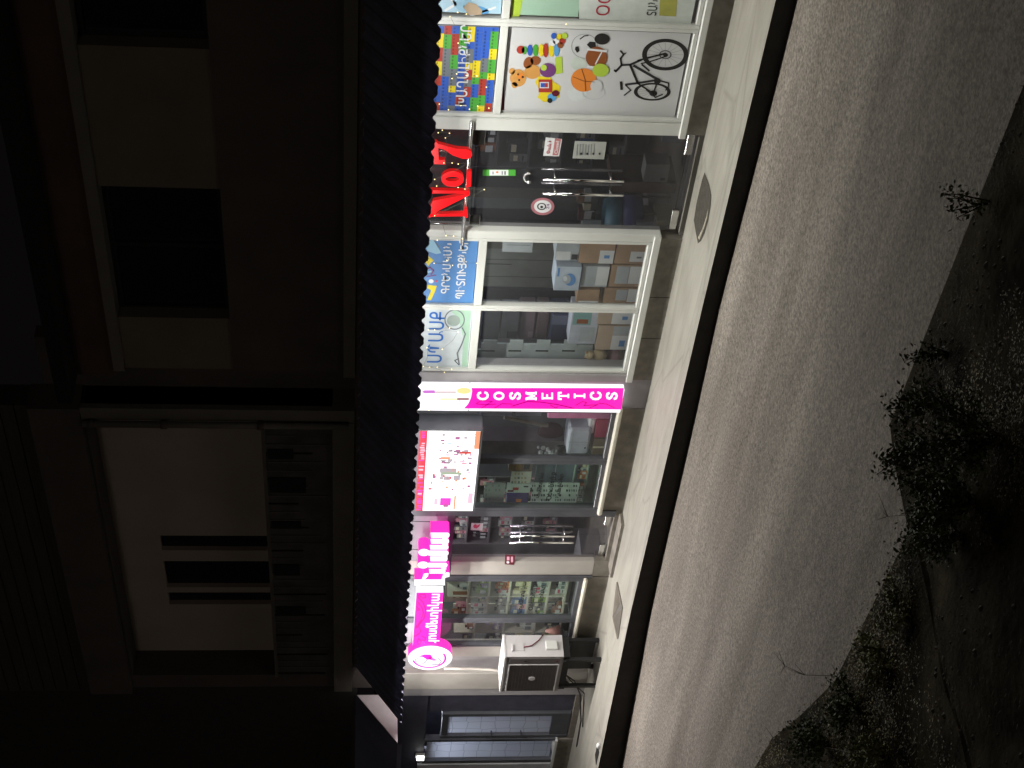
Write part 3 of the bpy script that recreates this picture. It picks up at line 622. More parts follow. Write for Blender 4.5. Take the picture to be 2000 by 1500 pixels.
b = MB(); n = 24
def band(b, cx, cy, r1, r2, q1, q2):
    for k in range(n):
        a, c = 2*math.pi*k/n, 2*math.pi*(k+1)/n
        b.prism(PX([(cx+r1*math.cos(a), cy+r2*math.sin(a)), (cx+r1*math.cos(c), cy+r2*math.sin(c)), (cx+q1*math.cos(c), cy+q2*math.sin(c)), (cx+q1*math.cos(a), cy+q2*math.sin(a))]), -.16, -.11, RED, REDS)
band(b, 884, 349.5, 22, 15.5, 14, 4.5); b.prism(PX([(912,336),(921,335),(920,364),(911,366)]), -.16, -.11, RED, REDS); b.build('letter', NS)
b = MB(); b.prism(PX([(841,286),(846,279),(852,277),(856,281),(890,290),(914,292),(921,297),(922,304),(917,310),(904,310),(884,303),(868,292),(856,289),(857,312),(869,312),(870,321),(843,320),(847,308),(842,295)]), -.16, -.11, RED, REDS); b.build('letter', NS)
b = MB(); zr = 2.525
b.tube([(-11.72, -.09, zr), (-9.98, -.09, zr)], .022, SILVER, 10)
for X in (-11.66, -10.05): b.tube([(X, -.09, zr), (X, .03, zr)], .015, SILVER, 8)
b.build('rail', NS, True)
MB().tube([(-10.38, -.09, zr), (-10.38, -.09, 3.02), (-10.38, -.02, 3.05)], .010, SILVER, 8).build('hanger', NS, True)
MB().tube([(-11.49, -.0, 3.0), (-11.49, -.0, 2.55)], .008, SILVER, 8).build('hanger', NS, True)
for X0_ in (-10.13, -11.53): pass
part(MB().box(-10.36, -10.13, .0, .055, 2.36, 2.50, SILVER, .004), 'door_clamp'); part(MB().box(-11.52, -11.36, .0, .055, 2.34, 2.46, SILVER, .004), 'door_clamp')

# ---------------------------------------------------------------- stickers on the doors
def sticker(name, label, layers, Y=.026):
    b = MB(); k = 0
    for fn in layers: fn(b, Y-.0012*k); k += 1
    o = b.build(name); tag(o, label, 'sticker'); return o
sticker('push_sticker', 'narrow green and white sticker high on the double door', [lambda b, Y: b.ar(943,331,1007,343,Y,pc('green')), lambda b, Y: b.ar(956,331.5,993,342.5,Y,W_), lambda b, Y: b.ae(971,336,2.4,2,Y,pc('orange'),8).ar(962,335,964,340,Y,pc('grey')).ar(980,334,982,341,Y,pc('grey')).ar(985,334,988,341,Y,pc('grey'))])
o = sticker('open_sign', 'small white and pink sign on the right door leaf', [lambda b, Y: b.ap([(1066,268),(1098,271),(1092,305),(1061,304)],Y,W_), lambda b, Y: b.ap([(1084,270),(1096,271.5),(1090,303),(1079,303)],Y,simple('dull_pink',(190,120,125)))])
text('Փակ է', (1068, 300, 1078, 274), .022, pc('redfr'), o, bold=.02); text('Closed', (1084, 300, 1091, 275), .0215, W_, o, bold=.02)
o = sticker('notice_sheet', 'white printed notice taped to the right door leaf', [lambda b, Y: b.ap([(1123,275),(1185,277),(1180,311),(1118,309)],Y,simple('dull_white',(170,174,170)))])
b = MB()
for k in range(7): b.al([(1128+k*5.5,281),(1126.5+k*5.5,303)], .9, .0235, pc('grey'))
for k in range(4): b.ae(1135+k*12, 300, 2, 2.4, .022, pc('dgrey'), 8)
b.build('printed_lines', o)
o = sticker('round_sticker', 'round pink and white sticker on the left door leaf', [lambda b, Y: b.ae(1060,403,23,17,Y,simple('dull_pink_two',(175,115,125))), lambda b, Y: b.ae(1060,403,17,12.5,Y,W_), lambda b, Y: b.ring(1058,403,9,7,2.5,Y,pc('dgrey')), lambda b, Y: b.ae(1058,404,3,2.6,Y,BLKP,8)])
text('24', (1067, 408, 1073, 398), .021, pc('purple'), o)
sticker('heart_card', 'white card with a pink heart shape above the cosmetics door handles', [lambda b, Y: b.ap([(921,1021),(944,1022),(942,1036),(919,1035)],Y,W_), lambda b, Y: b.ap([(924,1027),(928,1023),(932,1026),(938,1023),(937,1027),(931,1032),(926,1031)],Y,pc('pink'))], .045)
sticker('qr_card', 'small dark maroon card on the pilaster beside the cosmetics door', [lambda b, Y: b.ap([(987,1083),(1006,1084),(1004,1103),(986,1102)],Y,pc('maroon')), lambda b, Y: b.ae(992,1098,3,2.5,Y,W_,8).ar(998,1087,1002,1098,Y,pc('palepink')).ar(990,1087,995,1094,Y,pc('palepink'))], -.035)
b = MB()
for k in range(10):
    a, c = math.pi*.45+k*.11*math.pi*1.1, math.pi*.45+(k+1)*.11*math.pi*1.1
    p = F(1032+8*math.cos(a), 347+9*math.sin(a), 0); q = F(1032+8*math.cos(c), 347+9*math.sin(c), 0); b.tube([(p[0],0,p[1]),(q[0],0,q[1])], .010, CHROME, 6)
p = F(1033, 354, 0); b.ball((p[0], -.01, p[1]), .022, CHROME, 8); o = b.build('door_lock', None, True); o['label'] = 'curved steel bicycle-type lock hanging between the two door leaves'; o['category'] = 'lock'

# ---------------------------------------------------------------- string lights
SL = thing('string_lights', (-11, -.1, 2.95), 'thin wire of tiny warm bulbs strung along the shop window tops', 'string lights')
BULB = mat('warm_bulb', (1,.8,.4), em=(1,.72,.28), ems=2.2)
bp_ = [(894,24),(911,27),(879,32),(895,84),(892,144),(911,147),(883,153),(931,148),(858,203),(876,214),(900,206),(917,213),(933,207),(955,211),(950,170),(864,254),(856,259),(878,260),(870,269),(867,318),(883,318),(895,320),(915,318),(849,350),(853,363),(895,366),(908,369),(946,370),(849,421),(871,460),(886,461),(903,466),(854,469),(873,508),(884,518),(848,514),(931,514),(878,640),(837,644),(849,644),(895,648),(864,682),(834,679),(827,715),(882,721),(868,727),(839,717),(854,717),(880,603),(838,801),(856,798),(1106,47)]
for x, y in bp_:
    p = F(x, y, -.19); MB().ball((p[0], -.19, p[1]), .0065, BULB, 6).build('bulb', SL)
wire = [F(x, y, -.19) for x, y in bp_[:51]]; b = MB()
for (a, c), (d, e) in zip(wire, wire[1:]):
    if abs(a-d) < .5: b.tube([(a, -.185, c), ((a+d)/2, -.185, (c+e)/2-.03), (d, -.185, e)], .0016, mat('thin_wire', (.10,.11,.09), .6), 4)
    elif b.v: b.build('wire', SL); b = MB()
if b.v: b.build('wire', SL)

# ---------------------------------------------------------------- cosmetics signs
MAG = mat('magenta_lit_panel', (.10,.004,.06), .3, em=(1,.012,.40), ems=1.35); MAGD = mat('magenta_line', (.05,.0,.03), .3, em=(.62,0,.30), ems=.8)
LITW = mat('lit_white_panel', (.06,.06,.06), .3, em=(1,.97,1), ems=1.25); LITP = mat('lit_pink_side', (.12,.005,.07), .3, em=(1,.03,.45), ems=1.3)
LILAC = mat('lit_lilac', (.05,.02,.05), .3, em=(.80,.22,.85), ems=.8); GOLD = mat('lit_gold', (.05,.04,.02), .3, em=(1,.85,.35), ems=1.0); BRN = mat('lit_brown', (.03,.01,.01), .3, em=(.45,.2,.2), ems=.8)
VS = thing('vertical_sign', (-14.3, -.11, .33), 'tall pink lit COSMETICS sign with a white top on the grey pilaster', 'sign')
MB().box(-14.52, -14.095, -.12, -.016, .345, 2.285, LITW).build('case', VS)
MB().box(-14.52, -14.095, -.122, -.016, 2.295, 3.05, LITW).build('top_case', VS)
YV = -.1235
b = MB(); b.ap([(921,757.5),(1218.5,757.5),(1214,799.5),(906,797.5),(914,789),(920,776),(922,764)], YV, MAG); b.build('pink_face', VS)
b = MB()
b.al([(930,788),(940,782),(962,784),(950,790),(932,789)], 1.7, YV-.001, MAGD).al([(966,797),(980,788),(1000,789)], 1.7, YV-.001, MAGD).al([(1000,793),(1030,784),(1056,785),(1090,790),(1120,797)], 2.2, YV-.001, MAGD).al([(1075,791),(1086,797),(1090,793)], 1.7, YV-.001, MAGD)
b.al([(1125,791),(1138,784),(1146,786),(1140,792),(1168,790),(1150,797)], 1.7, YV-.001, MAGD).al([(1168,787),(1185,789),(1200,796)], 1.7, YV-.001, MAGD).al([(940,797),(952,790),(968,789)], 1.7, YV-.001, MAGD)
b.build('vine_print', VS)
b = MB(); b.ap([(824,765),(829,762),(849,762),(850,767.5),(829,768)], YV, LILAC).ar(850, 764.6, 891, 766.4, YV, BRN).ae(906, 763, 14, 6, YV, GOLD).ar(893, 777, 916, 781, YV, BRN).ar(860, 778, 893, 780.5, YV, GOLD).al([(897,781),(897,794)], .8, YV, BRN); b.build('mascara_print', VS)
def serif(ch, box, Y, parent, mt):
    """chunky slab letters drawn in a unit cell"""
    S = dict(C=[[(.92,.72),(.86,.9),(.62,1),(.35,.97),(.12,.75),(.08,.5),(.12,.25),(.35,.03),(.62,0),(.86,.1),(.95,.28)]], O=[[(.5+.42*math.cos(a), .5+.46*math.sin(a)) for a in [2*math.pi*k/14 for k in range(15)]]],
             S=[[(.86,.78),(.78,.95),(.5,1),(.22,.93),(.15,.75),(.3,.58),(.7,.43),(.86,.25),(.76,.06),(.5,0),(.2,.06),(.12,.25)]],
             M=[[(.0,.02),(.28,.02)],[(.14,0),(.14,1)],[(.02,1),(.18,1),(.5,.15),(.82,1),(.98,1)],[(.86,1),(.86,0)],[(.72,.02),(1,.02)]],
             E=[[(.2,0),(.2,1)],[(.1,1),(.84,1)],[(.2,.52),(.65,.52)],[(.1,0),(.88,0)]],
             T=[[(.5,0),(.5,1)],[(.08,.72),(.1,1),(.9,1),(.92,.72)],[(.28,0),(.72,0)]], I=[[(.5,0),(.5,1)],[(.25,0),(.75,0)],[(.25,1),(.75,1)]])
    xt, yl, xb, yr = box; b = MB()
    for st in S[ch]: b.al([(xb-(xb-xt)*v, yl-(yl-yr)*u) for u, v in st], 4.2 if ch in 'COS' else 3.6, Y, mt)
    return b.build('letter', parent)
for k, ch in enumerate('COSMETICS'):
    x = 932.5+k*(1184-932)/8.0; serif(ch, (x+1, 780.5, x+20, 765.5), YV-.0015-.0004*(k % 2), VS, LITW)
# horizontal banner + roundel + big letters
HS = thing('banner_sign', (-18.9, -.3, 2.3), 'long pink lit banner with white Armenian script left of the big letters', 'sign')
YB = -.30
pB = [(813.5,1157),(866,1157),(858,1262),(806,1262)]
b = MB(); b.prism([F(x,y,YB) for x,y in pB], YB, -.19, MAG, LITW); b.build('case', HS)
text('կոսմետիկա', (832, 1258, 862, 1159.5), YB-.004, LITW, HS, bold=.026)
b = MB()
YL = YB-.0015
b.al([(816,1166),(826,1176),(832,1192),(828,1208),(814,1226)], 1.6, YL, MAGD).al([(816,1176),(824,1186),(827,1196),(822,1212),(811,1226)], 1.6, YL, MAGD).al([(818,1162),(830,1160),(832,1166),(826,1168),(818,1163)], 1.4, YL, MAGD).al([(814,1186),(820,1190),(815,1193)], 1.4, YL, MAGD)
b.al([(818,1224),(822,1232),(818,1238),(808,1243)], 1.4, YL, MAGD).al([(818,1247),(823,1252),(819,1260),(815,1253),(818,1247)], 1.4, YL, MAGD).al([(824,1242),(831,1246),(830,1251),(824,1250)], 1.4, YL, MAGD)
b.build('vine_print', HS)
RS = thing('round_logo_sign', (-19.95, -.3, 2.2), 'round white lit emblem at the left end of the pink banner', 'sign')
cx, cz = F(840, 1285, -.36); rad = .335
circ = [(cx+rad*math.cos(2*math.pi*k/40), cz+rad*math.sin(2*math.pi*k/40)) for k in range(40)]
b = MB(); b.prism(circ, -.36, -.20, LITW, LITP); b.build('case', RS)
YR = -.3615; LG = mat('lit_grey', (.03,.03,.04), .4, em=(.38,.33,.50), ems=.8)
b = MB(); b.ap([(817,1282),(828,1278),(841,1278),(845,1284),(840,1288),(834,1288),(826,1283)], YR, MAG).ap([(843,1283),(848,1286),(854,1289),(848,1290.5),(840,1289)], YR, LILAC).ae(840, 1285, 3, 2.2, YR-.001, MAGD, 10)
b.ring(838, 1285, 34, 19.5, 4, YR, MAG, 24, -.5, 2.9).al([(814,1293),(811,1288),(818,1284)], 1.6, YR, LG).al([(834,1288),(831,1293),(825,1296)], 2, YR, LG).al([(856,1285),(862,1291),(858,1297),(843,1298)], 1.8, YR, LG)
b.build('emblem_print', RS)
# big channel letters: white faces, pink returns
BL = thing('big_letter_sign', (-17.6, -.34, 2.3), 'big white lit Armenian letters with pink sides above the cosmetics door', 'sign')
YF, YK = -.36, -.16
def stroke_letter(strokes, balls=()):
    b = MB()
    for st in strokes: b.prism([F(x, y, YF) for x, y in st], YF, YK, LITW, LITP)
    for c in balls: b.prism([F(c[0]+c[2]*math.cos(2*math.pi*k/18), c[1]+c[3]*math.sin(2*math.pi*k/18), YF) for k in range(18)], YF-.002, YK, LITW, LITP)
    b.build('letter', BL)
def rr_(x0, y0, x1, y1): return [(x0,y0),(x1-3,y0),(x1,y0+3),(x1,y1-3),(x1-3,y1),(x0+1,y1)]
stroke_letter([[(809.5,1131.5),(869,1131.5),(869,1143),(809.5,1143)], [(824,1131),(828,1120),(837,1119),(836,1125),(830,1131)], [(862,1131),(866,1121),(872,1117.5),(878,1118),(878,1126),(870,1128),(868,1131)]])
stroke_letter([rr_(838,1111,870,1120), rr_(836,1099,874,1108), [(862,1107),(871,1107),(872,1112),(862,1112)]], [(826.5,1103,11,6.8)])
stroke_letter([rr_(840,1086.5,874,1096), rr_(836,1075,876,1085), [(863,1084),(873,1084),(874,1088),(863,1088)]], [(828,1078.5,11,7)])
stroke_letter([rr_(839.5,1064,876,1073), rr_(841,1052,877,1061.5), rr_(841,1040,878,1050), [(864,1049),(874,1049),(875,1065),(864,1065)]])
# lit screen
SCN = thing('lit_screen', (-15.5, -.3, 2.1), 'bright LED advertising screen showing cosmetics, in a grey case', 'screen')
sa, sb_ = -16.38, -14.70
MB().box(sa, sb_, -.285, -.02, 2.09, 2.96, GREYF, .01).build('case', SCN)
YS = -.289
def emc(n, rgb, s=1.0):
    c = C(*rgb); return mat('screen_'+n, (.02,.02,.02), .4, em=c, ems=s, var=.02)
SW = emc('white', (255,250,250), 2.0); Sp = emc('pink', (240,30,190), 1.3); Sr = emc('red', (225,25,60), 1.2); Sg = emc('grey', (190,180,188)); So = emc('orange', (235,150,110), 1.2); Sb = emc('blue', (120,180,220)); Sm = emc('mauve', (190,110,160)); Sd = emc('dark', (140,120,135)); Sgn = emc('sage', (170,190,160)); Sred = emc('lip', (220,50,40)); Spl = emc('palepink', (250,190,210), 1.2)
b = MB(); z0, z1 = 2.125, 2.925
def us(u, v): return (sa+.02+(sb_-sa-.04)*u, z0+(z1-z0)*v)    # u left->right, v bottom->top
def sr(u0, v0, u1, v1, mt, k=0):
    p = [us(u0,v0),us(u1,v0),us(u1,v1),us(u0,v1)]; b.face([(x, YS-.0008*k, z) for x, z in p], mt)
sr(0, 0, 1, .93, SW); sr(0, .93, 1, 1, Sd)
q = random.Random(5)
sr(0, .84, 1, .965, Sr, 1); u = .01
while u < .98:
    w_ = q.uniform(.008, .022); sr(u, .86+q.uniform(0,.02), u+w_, .935+q.uniform(-.02,.02), q.choice((Sp, Sp, Spl, Sr)), 2); u += w_+q.uniform(.003,.012)
sr(.245, 0, .25, .84, Sm, 1); sr(.585, .0, .59, .84, Spl, 1); sr(.775, 0, .78, .84, Spl, 1)
sr(.10, .02, .235, .10, Spl, 1); sr(.02,.30,.20,.33,So,2); sr(.07,.38,.17,.56,Sp,2); sr(.05,.42,.09,.50,Sm,2); sr(.08,.60,.16,.66,Spl,2)
for k in range(26):
    x, y = q.uniform(.27,.56), q.uniform(.08,.75); sr(x, y, x+q.uniform(.015,.04), y+q.uniform(.02,.06), q.choice((Sm,Sr,So,Sg,Spl)), 2)
sr(.40,.26,.46,.37,Sg,2); sr(.40,.42,.45,.53,Sg,2); sr(.49,.33,.55,.60,Sg,2); sr(.47,.24,.50,.58,Sgn,3)
for k in range(40):
    x, y = q.uniform(.60,.76), q.uniform(.06,.6); sr(x, y, x+q.uniform(.01,.03), y+q.uniform(.02,.10), q.choice((Sm,Sg,Spl,Sr,Sd)), 2)
sr(.73,.12,.755,.30,Sred,3); sr(.66,.45,.69,.60,So,3)
for k, c in enumerate((So,Sg,Sm,Sb,Sg,So)):
    for j in range(5): sr(.80+q.uniform(0,.04)+j*.035, .08+k*.12, .80+j*.035+.03, .08+k*.12+q.uniform(.04,.09), q.choice((c,Sg,Sm,Spl,SW)), 2)
sr(.79, .0, 1, .08, So, 3)
b.build('picture', SCN)

# ---------------------------------------------------------------- air conditioner
AC = thing('air_conditioner', (-19.95, -.62, .55), 'white outdoor air conditioner unit with dark fan grille on a black stand', 'air conditioner')
ACW = mat('ac_enamel', (.55,.54,.55), .4, var=.05); ACG = mat('ac_grille', (.11,.10,.10), .5, var=.1); ACL = mat('ac_light_front', (.22,.21,.21), .5, var=.06)
xa, xb, ya, yb, za, zb_ = -20.43, -19.48, -.62, -.22, .575, 1.46
MB().box(xa, xb, ya+.02, yb, za, zb_-.02, ACW).box(xa+.0, xb-.0, ya+.012, ya+.02, za, zb_-.02, ACL, .0).build('body', AC)
MB().box(xa-.008, xb+.008, ya, yb+.008, zb_-.022, zb_+.012, ACW, .004).build('lid', AC)
MB().box(xb-.17, xb-.03, ya+.002, ya+.012, za+.05, zb_-.07, ACG, .003).box(xb-.11, xb-.085, ya-.001, ya+.002, 1.12, 1.16, BLKP).box(xb-.12, xb-.08, ya-.001, ya+.002, .65, .68, pc('maroon')).build('side_panel', AC)
b = MB(); gx0, gx1, gz0, gz1 = xa+.02, xb-.20, za+.07, zb_-.09
b.box(gx0, gx1, ya+.004, ya+.012, gz0, gz1, ACG)
for k in range(15):
    z = gz0+.02+k*(gz1-gz0-.04)/14; b.box(gx0+.01, gx1-.01, ya-.004, ya+.001, z-.002, z+.002, ACG)
b.prism([(0,0),(0,0),(0,0)], 0, 0, ACG) if False else None
b.build('fan_grille', AC)
b = MB(); mx_, mz_ = (gx0+gx1)/2, (gz0+gz1)/2; b.prism([(mx_+.05*math.cos(2*math.pi*k/14), mz_+.05*math.sin(2*math.pi*k/14)) for k in range(14)], ya-.012, ya-.005, ACW); b.build('badge', AC)
b = MB()
for (p, q_, r_, s_) in ((gx0-.01, gx1+.01, gz1, gz1+.018), (gx0-.01, gx1+.01, gz0-.018, gz0)): b.box(p, q_, ya-.006, ya+.01, r_, s_, ACW)
b.box(gx1, gx1+.018, ya-.006, ya+.01, gz0, gz1, ACW).build('trim', AC)
MB().box(xb, xb+.05, ya+.13, ya+.27, .66, .84, WHITE, .01).build('valve_cover', AC)
MB().box(xb, xb+.012, ya+.12, ya+.26, 1.17, 1.30, ACW).box(xb, xb+.03, ya+.11, ya+.22, 1.33, 1.35, ACW).build('handle_cover', AC)
b = MB(); b.tube([(xb+.012, ya+.18, 1.17), (xb+.02, ya+.20, 1.05), (xb+.02, ya+.30, .93), (xb+.02, yb, .86)], .009, pc('maroon'), 6).build('cable', AC, True)
b = MB()
for X in (xa+.12, xb-.10):
    b.box(X-.02, X+.02, ya-.02, -.03, za-.045, za, BLACK)
    for Y in (ya+.03, yb-.03): b.box(X-.026, X+.026, Y-.026, Y+.026, 0.0, za-.045, BLACK)
b.box(xa+.02, xb-.02, ya+.03, yb-.02, za-.10, za-.005, BLACK).box(xa+.10, xb-.08, yb-.06, yb-.02, .05, .42, BLACK); b.build('stand', AC)  # low rear black panel stands in for the shadow under the unit
MB().tube([(-20.62, -.08, 2.30), (-20.60, -.1, 1.9), (-20.63, -.1, 1.6), (-20.55, -.2, 1.3)], .025, mat('pale_hose', (.5,.48,.44), .5), 8).build('hose', AC, True)
b = MB(); b.tube([(-20.25, -.3, .55), (-20.6, -.22, .40), (-20.9, -.15, .22), (-21.2, -.20, .10), (-21.9, -.28, .012), (-22.6, -.35, .012)], .012, BLACK, 6)
b.tube([(-20.3, -.3, .5), (-20.8, -.2, .3), (-21.1, -.25, .05), (-21.8, -.45, .012)], .010, BLACK, 6); o = b.build('power_cable', None, True); tag(o, 'black cables trailing from under the air conditioner onto the pavement', 'cable')
b = MB(); b.ball((-21.0, -.14, .38), .09, BLACK, 12, (1,.5,1)); b.tube([(-21.0, -.08, .38), (-21.0, -.05, .38)], .05, BLACK, 10); o = b.build('wall_vent', None, True); tag(o, 'round black vent low on the corner pillar beside the air conditioner', 'vent')

# ---------------------------------------------------------------- pavement fittings
pts = [(1376,336),(1371,352),(1366,372),(1360,398),(1356,424),(1355,430),(1359,454),(1363,475),(1369,470),(1376,455),(1383,430),(1388,400),(1389,380),(1385,360)]
dirt = mat('recess_dirt', (.05,.044,.035), .9, var=.35, scale=12, bump=.4)
b = MB(); b.face([(G(x,y,.004)[0], G(x,y,.004)[1], .004) for x, y in pts], dirt)
inn = [(1379,440),(1384,400),(1386,385),(1383,425),(1376,452),(1367,470)]
b.face([(G(x,y,.007)[0], G(x,y,.007)[1], .007) for x, y in [(1383,408),(1381,425),(1375,445),(1366,468),(1363,464),(1372,446),(1379,425)]], mat('worn_rim', (.34,.31,.25), .8, var=.4, scale=25))
o = b.build('broken_cover'); tag(o, 'lens shaped sunken patch in the pavement before the double door', 'pavement patch')
gp = [(1206,1137),(1198,1205),(1207,1247),(1216,1187)]
GP = [Vector((*G(x,y,.004), .004)) for x, y in gp]
dg_ = thing('drain_grate', (-17.85, -.85, .004), 'long slatted drain grate in the pavement near the cosmetics door', 'grate')
b = MB(); b.face(GP, mat('grate_well', (.10,.095,.09), .8)); b.build('well', dg_)
b = MB()
for k in range(26):
    t = (k+.5)/26
    def pt(t):
        if t < .5: a = GP[0].lerp(GP[1], t*2) ; c = GP[0].lerp(GP[3], min(1, t*2*.74+.0))
        else: a = GP[1].lerp(GP[2], (t-.5)*2); c = GP[3].lerp(GP[2], (t-.5)*2)
        return a, c
    a, c = pt(t); b.tube([a+Vector((0,0,.004)), c+Vector((0,0,.004))], .008, simple('grate_iron', (120,114,104), .6), 4)
for a, c in zip(GP, GP[1:]+GP[:1]): b.tube([a+Vector((0,0,.006)), c+Vector((0,0,.006))], .010, simple('grate_iron', (120,114,104), .6), 4)
b.build('bars', dg_)
b = MB(); x_, y_ = G(1168, 1456, .03); b.ball((x_, y_, .02), .045, W_, 10, (1.2,1,.8)); o = b.build('litter_cup', None, True); tag(o, 'small white crumpled cup on the kerb at the far left', 'litter')
o = MB().box(x_-.5, x_-.12, y_-.05, y_+.12, -.003, .006, BLKP).build('kerb_break'); tag(o, 'short black gap in the kerb edge beside the white cup', 'drain')
#PART3
# ---------------------------------------------------------------- things inside the shops
def pbox(name, label, cat, x0, y0, x1, y1, Y, dep, mt, prints=(), group=None, bev=0):
    """box whose front face fills the photo rectangle on the plane Y; prints = [(u0,v0,u1,v1,mat)] on the front"""
    xm, ym = (x0+x1)/2, (y0+y1)/2
    Xa, Xb = F(xm, y1, Y)[0], F(xm, y0, Y)[0]; Zb, Za = F(x0, ym, Y)[1], F(x1, ym, Y)[1]
    t = thing(name, ((Xa+Xb)/2, Y+dep/2, Za), label, cat, group)
    MB().box(Xa, Xb, Y, Y+dep, Za, Zb, mt, bev).build('body', t)
    if prints:
        b = MB()
        for k, (u0, v0, u1, v1, m_) in enumerate(prints):
            b.box(Xa+(Xb-Xa)*u0, Xa+(Xb-Xa)*u1, Y-.002-.0006*k, Y-.0005, Za+(Zb-Za)*v0, Za+(Zb-Za)*v1, m_)
        b.build('label_or_shade', t)
    return t
# display ledges behind the windows
part(MB().box(-13.86, -11.68, .06, 1.0, .06, .30, ROOM), 'display_ledge'); part(MB().box(-16.62, -14.60, .06, .9, .06, .34, ROOM), 'display_ledge'); part(MB().box(-20.02, -18.3, .06, .9, .06, .36, ROOM), 'display_ledge')
LAB = PAPW; BLU = pc('pblue'); GC = 'cartons stacked behind the stationery windows'
def carton(w, x0, y0, x1, y1, lab, Y=.25, mt=CARD, extra=()):
    return pbox('carton', w, 'carton', x0, y0, x1, y1, Y, .34, mt, [(lab[0],lab[1],lab[2],lab[3],LAB)]+list(extra), GC)
carton('brown carton with a pale square label right by the door frame, upper of its stack', 1133, 473, 1200, 514, (.0,.0,.62,.42), extra=[(.25,.12,.4,.28,BLU)])
carton('brown carton with a small white label, bottom of the stack by the door frame', 1203, 471, 1268, 515, (.1,.02,.55,.55), extra=[(.25,.2,.33,.35,pc('grey'))])
carton('carton with a blue-grey front under the blue bowl box', 1136, 520, 1188, 560, (.08,.0,.98,.45), mt=PAPG)
carton('brown carton with a wide white label, bottom of the middle stack', 1192, 518, 1262, 560, (.15,.0,.95,.48), extra=[(.15,.5,.95,.85,PAPG)])
carton('plain dark brown carton beside the mullion, upper one', 1127, 566, 1170, 590, (.0,.0,.1,.9), mt=CARD)
carton('carton with a blue-grey label beside the mullion, bottom one', 1180, 563, 1256, 592, (.1,.05,.95,.4), extra=[(.2,.42,.9,.7,PAPG)])
pbox('bowl_box', 'white box with a blue bowl picture on top of the cartons', 'box', 1084, 521, 1133, 567, .22, .3, simple('bowl_box_white', (178,190,205)), [(.6,.85,.95,.93,BLU)])
b = MB(); b.ae(1113, 546, 11, 12, .216, BLU).ae(1107, 545, 8, 9, .2145, PAPG).ae(1104, 544, 4, 5, .213, simple('bowl_shine',(200,208,215))); b.build('bowl_print', bpy.data.objects['bowl_box'])
pbox('white_tray_box', 'white box with a cut-out front beside the door frame, above the cartons', 'box', 1086, 474, 1131, 508, .28, .3, PAPG, [(.0,.35,.5,.98,PAPW),(.05,.02,.35,.3,pc('dgrey'))])
pbox('wall_cabinet', 'tall pale grey-green cabinet behind the cartons', 'cabinet', 944, 487, 1160, 562, .9, .4, simple('cabinet_green', (128,130,122)), [(.28,.0,.29,1,pc('dgrey')),(.60,.75,.615,.97,pc('dgrey')),(.72,.0,.735,1,simple('seam_grey',(90,92,88)))])
sticker('taped_sheet', 'plain white sheet taped inside the window near the door frame', [lambda b, Y: b.ap([(982,464),(1042,466),(1039,493),(981,491)],Y,PAPG), lambda b, Y: b.al([(990,478),(1036,479)],1,Y,pc('grey'))], .02)
pbox('dark_gap_block', 'dark tall block standing in for the unlit gap behind the mullion', 'cabinet', 942, 566, 1150, 600, .85, .4, simple('gap_shade', (40,38,52)))  # dark block added where the room is only unlit
# rack window
t = thing('slotted_rack', (-13.6, .3, .36), 'white slotted metal rack panel at the left end of the right hand window', 'rack')
RK = simple('rack_white', (168,180,182)); b = MB()
def pb(b, x0, y0, x1, y1, Y, dep, mt):
    xm, ym = (x0+x1)/2, (y0+y1)/2; b.box(F(xm,y1,Y)[0], F(xm,y0,Y)[0], Y, Y+dep, F(x1,ym,Y)[1], F(x0,ym,Y)[1], mt); return b
pb(b, 926, 684.5, 1165, 722, .30, .02, RK); pb(b, 940, 672, 1158, 684, .304, .02, RK); b.build('panel', t)
b = MB()
for xx in (944, 995, 1048, 1101): pb(b, xx, 664, xx+26, 684, .296, .01, RK)
b.build('tab', t)
b = MB()
for xx in (941, 993, 1046, 1098): pb(b, xx, 684, xx+25, 686.5, .293, .004, BLKP)
b.build('slot', t)
pbox('grey_parcel', 'flat grey parcel standing high behind the rack', 'parcel', 941, 607, 976, 663, .5, .2, simple('parcel_grey', (98,100,112)))
pbox('pale_parcel', 'paler grey parcel beside the flat grey one', 'parcel', 979, 607, 1012, 660, .5, .2, simple('parcel_pale', (125,130,142)), [(.0,.0,.25,.6,simple('parcel_shadow',(60,62,75)))])  # dark block on the front is a painted shadow, no print
pbox('mauve_bag', 'dull mauve bag behind the window beside the parcels', 'bag', 1014, 607, 1046, 664, .5, .25, simple('bag_mauve', (92,78,88)), [(.1,.1,.3,.4,simple('bag_mark',(120,105,118)))], bev=.02)
pbox('brown_bag', 'dull brown bag between the mauve bag and the blue bin', 'bag', 1048, 607, 1072, 665, .5, .25, simple('bag_brown', (80,66,74)), bev=.02)
pbox('blue_bin', 'dark blue bin with a grey lid behind the window', 'bin', 1074, 615, 1112, 668, .45, .3, simple('bin_navy', (38,44,72)), [(.65,.1,.98,.95,simple('bin_lid',(82,86,108)))], bev=.02)
pbox('picture_box', 'tall white box with a teal and brown picture, leaning on the cartons', 'box', 1114, 607, 1167, 671, .22, .25, simple('picture_box_white', (176,182,196)), [(.58,.28,.98,.95,simple('teal_print',(120,160,160))),(.62,.38,.75,.8,pc('brown')),(.08,.08,.50,.62,PAPG)])
carton('orange-brown carton with a white label and blue mark, beside the mullion', 1168, 607, 1241, 633, (.02,.0,.98,.62), Y=.2, mt=CARD2, extra=[(.35,.2,.6,.35,BLU)])
carton('large pale carton with two white labels, right of the white rack', 1166, 636, 1236, 683, (.02,.0,.6,.58), Y=.2, mt=CARD2, extra=[(.62,.0,.98,.58,PAPG),(.15,.2,.4,.36,BLU)])
